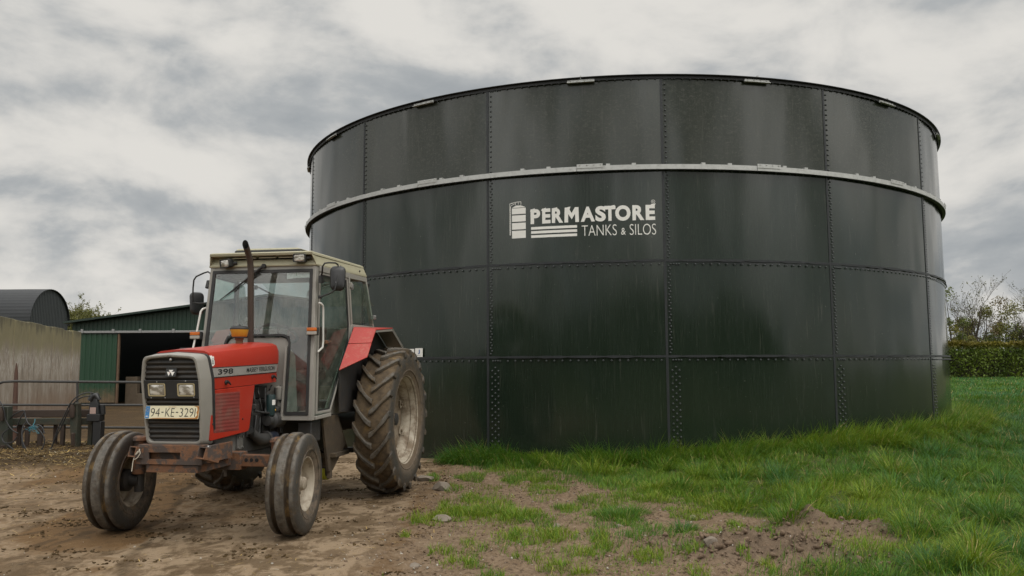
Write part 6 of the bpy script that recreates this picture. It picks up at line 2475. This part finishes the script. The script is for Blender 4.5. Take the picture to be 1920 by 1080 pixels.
addb(np.stack([x, y, gz(x, y) - .01], -1), rng.uniform(.08, .22, n), .0075 * rng.uniform(.7, 1.3, n), a + rng.normal(0, .8, n), rng.uniform(.05, .5, n), rng.uniform(.5, 1.8, n), grass_cols(x, y, n, tone))

A2 = {k: np.concatenate(v, 0) for k, v in acc.items()}
gm = blades_mesh('grass', A2['root'], A2['h'], A2['w'], A2['az'], A2['th0'], A2['bend'], A2['col'])
gm.materials.append(m_grass)
go2 = bpy.data.objects.new('grass', gm)
COL.objects.link(go2)
tag(go2, 'rough tussocky green grass spreading from the tank across the field', 'grass', kind='stuff')
print('BLADES', len(A2['h']))


def leaf_cloud(name, pts, size, cols, mat, parent=None, aspect=.55, origin=None):
    """small folded leaves: one quad each, random facing"""
    n = len(pts)
    nrm = rng.normal(size=(n, 3))
    nrm /= np.linalg.norm(nrm, axis=1)[:, None]
    t1 = np.cross(nrm, rng.normal(size=(n, 3)))
    t1 /= np.linalg.norm(t1, axis=1)[:, None]
    t2 = np.cross(nrm, t1)
    s_ = (size * rng.uniform(.6, 1.4, n))[:, None]
    P = pts - (np.array(origin) if origin is not None else 0)
    V = np.stack([P - t1 * s_, P + t2 * s_ * aspect, P + t1 * s_, P - t2 * s_ * aspect], 1)
    me2 = bpy.data.meshes.new(name)
    me2.vertices.add(n * 4)
    me2.vertices.foreach_set('co', V.astype(np.float32).ravel())
    me2.loops.add(n * 4)
    me2.loops.foreach_set('vertex_index', np.arange(n * 4, dtype=np.int32))
    me2.polygons.add(n)
    me2.polygons.foreach_set('loop_start', np.arange(0, n * 4, 4, dtype=np.int32))
    me2.update(calc_edges=True)
    ca = me2.color_attributes.new('col', 'FLOAT_COLOR', 'POINT')
    ca.data.foreach_set('color', np.concatenate([np.repeat(cols, 4, 0), np.ones((n * 4, 1))], 1).astype(np.float32).ravel())
    me2.materials.append(mat)
    o_ = bpy.data.objects.new(name, me2)
    COL.objects.link(o_)
    if origin is not None:
        o_.location = origin
    if parent is not None:
        o_.parent = parent
    return o_


# clipped hedge along the far side of the field
HY0, HY1 = 49.5, 51.6
hx0, hx1 = 20.0, 46.0
n = 34000
x, y = rng.uniform(hx0, hx1, n), HY0 + (HY1 - HY0) * rng.random(n)
zg_ = gz(x, y)
ztop = 2.40 + (fbm(x, y, .9, 3, 141) - .5) * .35
z = zg_ + (ztop - zg_) * rng.random(n) ** .8
front = rng.random(n) < .6
y = np.where(front, HY0 - .15 + .5 * (fbm(x, z, 1.1, 3, 142)) + rng.exponential(.10, n), y)
onTop = rng.random(n) < .3
z = np.where(onTop, ztop + rng.normal(0, .08, n), z)
tn = np.clip((fbm(x, z, 1.3, 3, 143) - .3) * 1.8, 0, 1)[:, None]
c = np.array([.058, .096, .012]) + (np.array([.150, .205, .026]) - np.array([.058, .096, .012])) * tn
tp = sm(z, 2.0, 2.45)[:, None]
c = c + (np.array([.17, .12, .018]) - c) * tp * .75
c = c * rng.uniform(.7, 1.3, (n, 1))
hedge = leaf_cloud('hedge', np.stack([x, y, z], -1), .075, c, m_leaf, origin=(30, HY0, 0))
tag(hedge, 'clipped dense hedge with yellowish top across the far field', 'hedge')
mb = MB()
for k in range(50):
    xx = hx0 + (hx1 - hx0) * (k + .5) / 50 - 30
    mb.tube([(xx, 1.0, 0), (xx + .2, 1.1, 1.0), (xx - .1, 1.0, 2.1)], [.08, .05, .02], 5)
mb.bb((hx0 - 30, .7, .1), (hx1 - 30, 1.5, 1.95))  # solid dark box, a core that darkens the hedge behind its leaves
m_twig = surf('dark_twigs', (.030, .024, .016), .9, var=.3)
mb.build('hedge_stems_core', m_twig, hedge, smooth=0)
mb = MB()
for zz_ in (.95, 1.35):
    mb.tube([(hx0 - 30, -.9, zz_), (hx1 - 30, -.9, zz_ - .05)], .012, 5)


m_bark = surf('grey_brown_bark', (.062, .050, .037), .9, var=.3, vs=4)


def branch_tree(name, base, stems, label, depth, leafcol, nleaf, leafsize, seed, spread=.55, r0=.12, group=None, twig=1.0):
    """bare-limbed tree: stems = list of (tip offset, radius); recursive limbs and twigs with a few leaves"""
    rd = random.Random(seed)
    mb_ = MB()
    tips = []

    def grow(p, d, L, r, lev):
        k = 4 if lev < 3 else 3
        pts = [p]
        dd = d.copy()
        for q in range(k):
            dd = dd + np.array([rd.uniform(-.16, .16), rd.uniform(-.16, .16), rd.uniform(-.03, .12)])
            dd /= np.linalg.norm(dd)
            pts.append(pts[-1] + dd * L / k)
        rr_ = [max(r * (1 - .45 * q / k), .006) for q in range(k + 1)]
        mb_.tube(pts, rr_, 6 if lev < 2 else 4, caps=False)
        if lev >= depth:
            tips.extend(pts[1:])
            return
        nb_ = rd.choice((2, 3, 3, 4)) if lev < 3 else rd.choice((2, 2, 3))
        for q in range(nb_):
            f = rd.uniform(.35, 1.0) if q else 1.0
            i_ = min(int(f * k), k)
            a = rd.uniform(0, 2 * PI)
            nd = dd * .75 + np.array([math.cos(a), math.sin(a) * .8, rd.uniform(.0, .55)]) * spread
            nd /= np.linalg.norm(nd)
            grow(pts[i_], nd, L * rd.uniform(.55, .82), rr_[i_] * rd.uniform(.55, .72), lev + 1)
    for tip, r in stems:
        t_ = np.array(tip, float)
        L = np.linalg.norm(t_)
        grow(np.zeros(3), t_ / L, L, r, 0)
    root = empty(name, tuple(base))
    tag(root, label, 'tree', group)
    mb_.build('trunk', m_bark, root, smooth=60)
    tips = np.array(tips)
    idx = rng.integers(0, len(tips), nleaf)
    pts = tips[idx] + rng.normal(0, .10, (nleaf, 3))
    cc = np.array(leafcol) * rng.uniform(.6, 1.4, (nleaf, 1))
    leaf_cloud('crown', pts, leafsize, cc, m_leaf, root)
    return root


def gpt(x, y):
    return (x, y, float(gz(np.array([x]), np.array([y]))[0]))


ty = 56.0
bx = at(1833, 650, ty)[0]
branch_tree('bare_tree', gpt(bx, ty), [((-.75, 0, 2.5), .14), ((.45, .1, 2.8), .15), ((.05, .3, 2.2), .10)], 'tall bare branched tree with sparse new leaves beside the tank edge', 5, (.085, .085, .020), 1100, .055, 5, .55)
bx2 = at(1930, 650, ty + 2)[0]
branch_tree('bare_tree', gpt(bx2, ty + 2), [((-.35, 0, 2.2), .14), ((.5, .1, 2.3), .15), ((-.9, -.1, 1.8), .09)], 'bare twiggy tree cut off by the edge at far right', 5, (.075, .080, .020), 700, .055, 9, .6)


def bush(name, base, rx, rz, n_, cols, label, group=None, leafsize=.075):
    root = empty(name, tuple(base))
    tag(root, label, 'bush', group)
    rd = np.random.default_rng(int(abs(base[0]) * 100))
    lumps = rd.normal(0, .45, (14, 3)) * np.array([rx, rx * .6, rz * .5]) + np.array([0, 0, rz * .55])
    rl_ = rd.uniform(.25, .5, 14) * rx
    k = rd.integers(0, 14, n_)
    d = rd.normal(size=(n_, 3))
    d /= np.linalg.norm(d, axis=1)[:, None]
    p_ = lumps[k] + d * (rl_[k] * rd.random(n_) ** .4)[:, None]
    p_[:, 2] = np.abs(p_[:, 2])
    cl = np.array(cols)[rd.integers(0, len(cols), 14)][k] * rd.uniform(.6, 1.4, (n_, 1))
    leaf_cloud('foliage', p_, leafsize, cl, m_leaf, root)
    mb_ = MB()
    for q in range(14):
        mb_.tube([(rd.normal(0, .1), rd.normal(0, .1), 0), tuple(lumps[q] * np.array([.5, .5, .5])), tuple(lumps[q])], [.06, .035, .012], 5, caps=False)
        for w_ in range(5):
            d_ = rd.normal(size=3)
            d_[2] = abs(d_[2])
            d_ /= np.linalg.norm(d_)
            mb_.tube([tuple(lumps[q]), tuple(lumps[q] + d_ * rl_[q] * .6), tuple(lumps[q] + d_ * rl_[q] * 1.25 + rd.normal(0, .05, 3))], [.014, .010, .005], 4, caps=False)
    mb_.build('stems', m_bark, root, smooth=0)
    return root


OL, BR, GR = (.170, .160, .040), (.175, .130, .060), (.115, .140, .036)
for i, (u, vtop, yy, rx, cols, lab) in enumerate(((1786, 585, 54, 1.3, (OL, OL, GR), 'olive leafy bush behind the hedge right against the tank edge'), (1812, 600, 57, 1.3, (OL, BR), 'brownish olive bush below the tall bare tree'), (1846, 608, 58, 1.4, (GR, OL, BR), 'low mixed green bush behind the hedge under the bare tree'),
                                                 (1876, 590, 60, 1.6, (BR, BR, OL), 'tall brown twiggy bush behind the hedge between the two bare trees'), (1906, 612, 57, 1.3, (GR, GR, OL), 'dark green bush behind the hedge at the far right'), (1940, 600, 58, 1.5, (OL, BR), 'olive bush behind the hedge cut by the right edge'),
                                                 )):
    q = at(u, vtop, yy)
    b0 = gpt(q[0], yy)
    bush('field_bush', b0, rx, (q[2] - b0[2]) * 1.2, 2700, cols, lab, 'bushes behind the hedge')

ly = 112.0
q = at(155, 607, ly)
branch_tree('leafing_tree', (q[0], ly, -.6), [((0, 0, 4.6), .22), ((1.2, 0, 4.4), .16), ((-1.2, .3, 4.4), .16)], 'distant pale green tree between the barn and the shed', 5, (.135, .130, .040), 7000, .11, 21, .75)
ltree = [o for o in COL.objects if o.name.startswith('leafing_tree')][0]
n = 14000
d = rng.normal(size=(n, 3))
d /= np.linalg.norm(d, axis=1)[:, None]
p_ = d * (rng.random(n) ** .42)[:, None] * np.array([2.6, 2.4, 2.1]) + np.array([.1, 0, 7.9])
kk = rng.random(n) < sm(fbm(p_[:, 0] + p_[:, 1] * .6, p_[:, 2] - p_[:, 1] * .5, 1.3, 4, 181), .34, .50)
p_ = p_[kk]
leaf_cloud('crown', p_, .11, np.array([.150, .150, .048]) * rng.uniform(.55, 1.35, (len(p_), 1)), m_leaf, ltree)

# nettles at the tank foot
for i, (u, v, h_) in enumerate(((1372, 818, .50), (1392, 820, .45), (1345, 824, .38), (1420, 822, .36))):
    q = onz(u, v + 14, .02)
    b0 = gpt(q[0], q[1])
    root = empty('nettle', b0)
    tag(root, 'green leafy nettle plant in the long grass against the tank', 'weed', 'nettles at the foot of the tank')
    mb = MB()
    pts = []
    for s_ in range(5):
        a = 2 * PI * s_ / 5 + i
        tip = np.array([.10 * math.cos(a), .10 * math.sin(a), h_ * rng.uniform(.8, 1.05)])
        mb.tube([(0, 0, 0), tip * np.array([.4, .4, .55]), tip], [.006, .005, .003], 5)
        for k in range(9):
            f = .4 + .6 * k / 8
            for w_ in range(4):
                b_ = w_ * PI / 2 + (k % 2) * .8
                pts.append(tip * f + np.array([math.cos(b_), math.sin(b_), -.2]) * .035 * (1.2 - .5 * f))
    mb.build('stem', m_bark, root, smooth=0)
    pts = np.array(pts)
    leaf_cloud('leaves', pts, .030, np.array([.055, .085, .018]) * rng.uniform(.7, 1.3, (len(pts), 1)), m_leaf, root, .5)


# ------------------------------------------------------------------ loose soil, straw and muck
def lumps(name, pos, size, mat, label, cat, flat=.7):
    """many little broken lumps in one mesh"""
    tpl = []
    for s_ in range(9):
        bm = bmesh.new()
        rd = np.random.default_rng(s_ + 50)
        for q_ in range(11):
            c_ = rd.normal(size=3)
            c_ = c_ / np.linalg.norm(c_) * rd.uniform(.6, 1.25)
            bm.verts.new(tuple(c_))
        hull = bmesh.ops.convex_hull(bm, input=bm.verts)
        for v_ in [v for v in bm.verts if not v.link_faces]:
            bm.verts.remove(v_)
        bmesh.ops.triangulate(bm, faces=bm.faces)
        bm.verts.index_update()
        V = np.array([v.co for v in bm.verts])
        Fc = np.array([[v.index for v in f.verts] for f in bm.faces])
        bm.free()
        tpl.append((V, Fc))
    VV, FF, b0 = [], [], 0
    for i, (p_, s_) in enumerate(zip(pos, size)):
        V, Fc = tpl[i % 9]
        a = rng.uniform(0, 2 * PI)
        Rm = rotm(rng.uniform(-.4, .4), rng.uniform(-.4, .4), a)
        VV.append((V * np.array([s_ * rng.uniform(.7, 1.3), s_, s_ * flat])) @ Rm.T + p_)
        FF.append(Fc + b0)
        b0 += len(V)
    VV, FF = np.concatenate(VV), np.concatenate(FF)
    me2 = bpy.data.meshes.new(name)
    me2.vertices.add(len(VV))
    me2.vertices.foreach_set('co', VV.astype(np.float32).ravel())
    me2.loops.add(FF.size)
    me2.loops.foreach_set('vertex_index', FF.astype(np.int32).ravel())
    me2.polygons.add(len(FF))
    me2.polygons.foreach_set('loop_start', np.arange(0, FF.size, 3, dtype=np.int32))
    me2.update(calc_edges=True)
    me2.materials.append(mat)
    o_ = bpy.data.objects.new(name, me2)
    COL.objects.link(o_)
    tag(o_, label, cat, kind='stuff')
    return o_


m_clod = surf('soil_clod', (.165, .118, .082), .95, var=.35, vs=5, dirt=.5, dcol=(.085, .058, .040), ds=4, spec=.1)
n = 26000
x, y = rng.uniform(-1.5, 4.2, n), rng.uniform(4.8, 10.6, n)
cl = ground_parts(x, y)[3]
k = (rng.random(n) < .10 + .45 * sm(fbm(x, y, 2.6, 3, 171), .42, .62) * sm(x, -1.5, -.6) * (1 - .9 * sm(dense_edge(x, y), -.2, .3)) + .9 * cl) & in_view(x, y, .3)
x, y, cl = x[k], y[k], cl[k]
s_ = (.004 + .015 * rng.random(len(x)) ** 3) * (1 + 2.2 * cl * rng.random(len(x)) ** 4)
lumps('soil_clods', np.stack([x, y, gz(x, y) + s_ * .2], -1), s_, m_clod, 'crumbled brown clods of soil strewn over the bare verge', 'soil')
m_grit = surf('pale_grit', (.36, .33, .28), .9, var=.3)
n = 3800
x, y = rng.uniform(-6.2, 3.4, n), rng.uniform(4.8, 10.8, n)
k = (rng.random(n) < .16 + .60 * sm(x, -2.4, -.9) * (1 - .9 * sm(dense_edge(x, y), -.3, .2))) & in_view(x, y, .3)
x, y = x[k], y[k]
s_ = .003 + .011 * rng.random(len(x)) ** 4
lumps('gravel', np.stack([x, y, gz(x, y) + s_ * .3], -1), s_, m_grit, 'pale grit and pebbles scattered over the bare soil', 'gravel', .8)

m_muck = surf('dung_crumbs', (.060, .040, .020), .95, var=.4, dirt=.5, dcol=(.16, .10, .04), ds=6, spec=.1)
pos, sz = [], []
for i in range(230):
    cx, cy = rng.uniform(-6.5, -.6), rng.uniform(5.0, 12.5)
    if not abs(cx) < cy * .66:
        continue
    m_ = int(rng.integers(5, 26))
    ax_ = rng.uniform(-.3, .3)
    for q in range(m_):
        a = rng.normal(0, .11)
        b_ = rng.normal(0, .035)
        pos.append((cx + a * math.cos(ax_) - b_ * math.sin(ax_), cy + a * math.sin(ax_) + b_ * math.cos(ax_)))
        sz.append(rng.uniform(.005, .021))
pos = np.array(pos)
n2 = 1700
xx, yy = rng.uniform(-9.2, -5.2, n2), rng.uniform(11.6, 14.3, n2)
pos = np.concatenate([pos, np.stack([xx, yy], -1)])
sz = np.array(sz + list(rng.uniform(.008, .035, n2)))
lumps('manure', np.stack([pos[:, 0], pos[:, 1], gz(pos[:, 0], pos[:, 1]) + sz * .15], -1), sz, m_muck, 'dark crumbs of dung and muck trodden over the yard', 'muck', .45)

# straw: short bent flat stalks
m_straw = leafmat('straw_stalk', .1, .7)
ns = 5200
xs_, ys_ = rng.uniform(-7.5, .2, ns), rng.uniform(4.8, 13, ns)
k = (rng.random(ns) < .12 + .85 * sm(fbm(xs_, ys_, 1.3, 4, 151), .50, .68)) & in_view(xs_, ys_, .3)
xs_, ys_ = xs_[k], ys_[k]
m2 = 5200
xm, ym = rng.uniform(-9.5, -5.0, m2), rng.uniform(11.2, 14.4, m2)
xs_, ys_ = np.concatenate([xs_, xm]), np.concatenate([ys_, ym])
n = len(xs_)
cst = np.where(rng.random((n, 1)) < .5, np.array([[.42, .29, .10]]), np.array([[.24, .155, .055]])) * rng.uniform(.6, 1.4, (n, 1))
cst[rng.random(n) < .06] = (.55, .50, .38)
sm_ = blades_mesh('straw', np.stack([xs_, ys_, gz(xs_, ys_) + .004], -1), np.where(xs_ < -5.2, rng.uniform(.04, .15, n), rng.uniform(.02, .085, n)), np.where(xs_ < -5.2, rng.uniform(.005, .010, n), rng.uniform(.0025, .006, n)), rng.uniform(0, 2 * PI, n), rng.uniform(1.25, 1.5, n), rng.uniform(-.05, .25, n), cst)
sm_.materials.append(m_straw)
so = bpy.data.objects.new('straw', sm_)
COL.objects.link(so)
tag(so, 'broken straw stalks littering the muddy yard', 'straw', kind='stuff')


# belt of trees across the field on the viewer's side, seen only as the dark band mirrored in the enamel
n = 9000
x, yb = rng.uniform(-75, 75, n), rng.normal(0, 1.6, n)
ht = 4.2 + 4.6 * fbm(x, x * 0, .085, 4, 161)
pts = np.stack([x, -38 + yb - .004 * x * x, -.3 + ht * rng.random(n) ** .7], -1)
o = leaf_cloud('treeline', pts, .75, np.array([.040, .050, .014]) * rng.uniform(.6, 1.4, (n, 1)), m_leaf)
tag(o, 'belt of field trees reflected as a dark band in the tank wall', 'trees', kind='stuff')
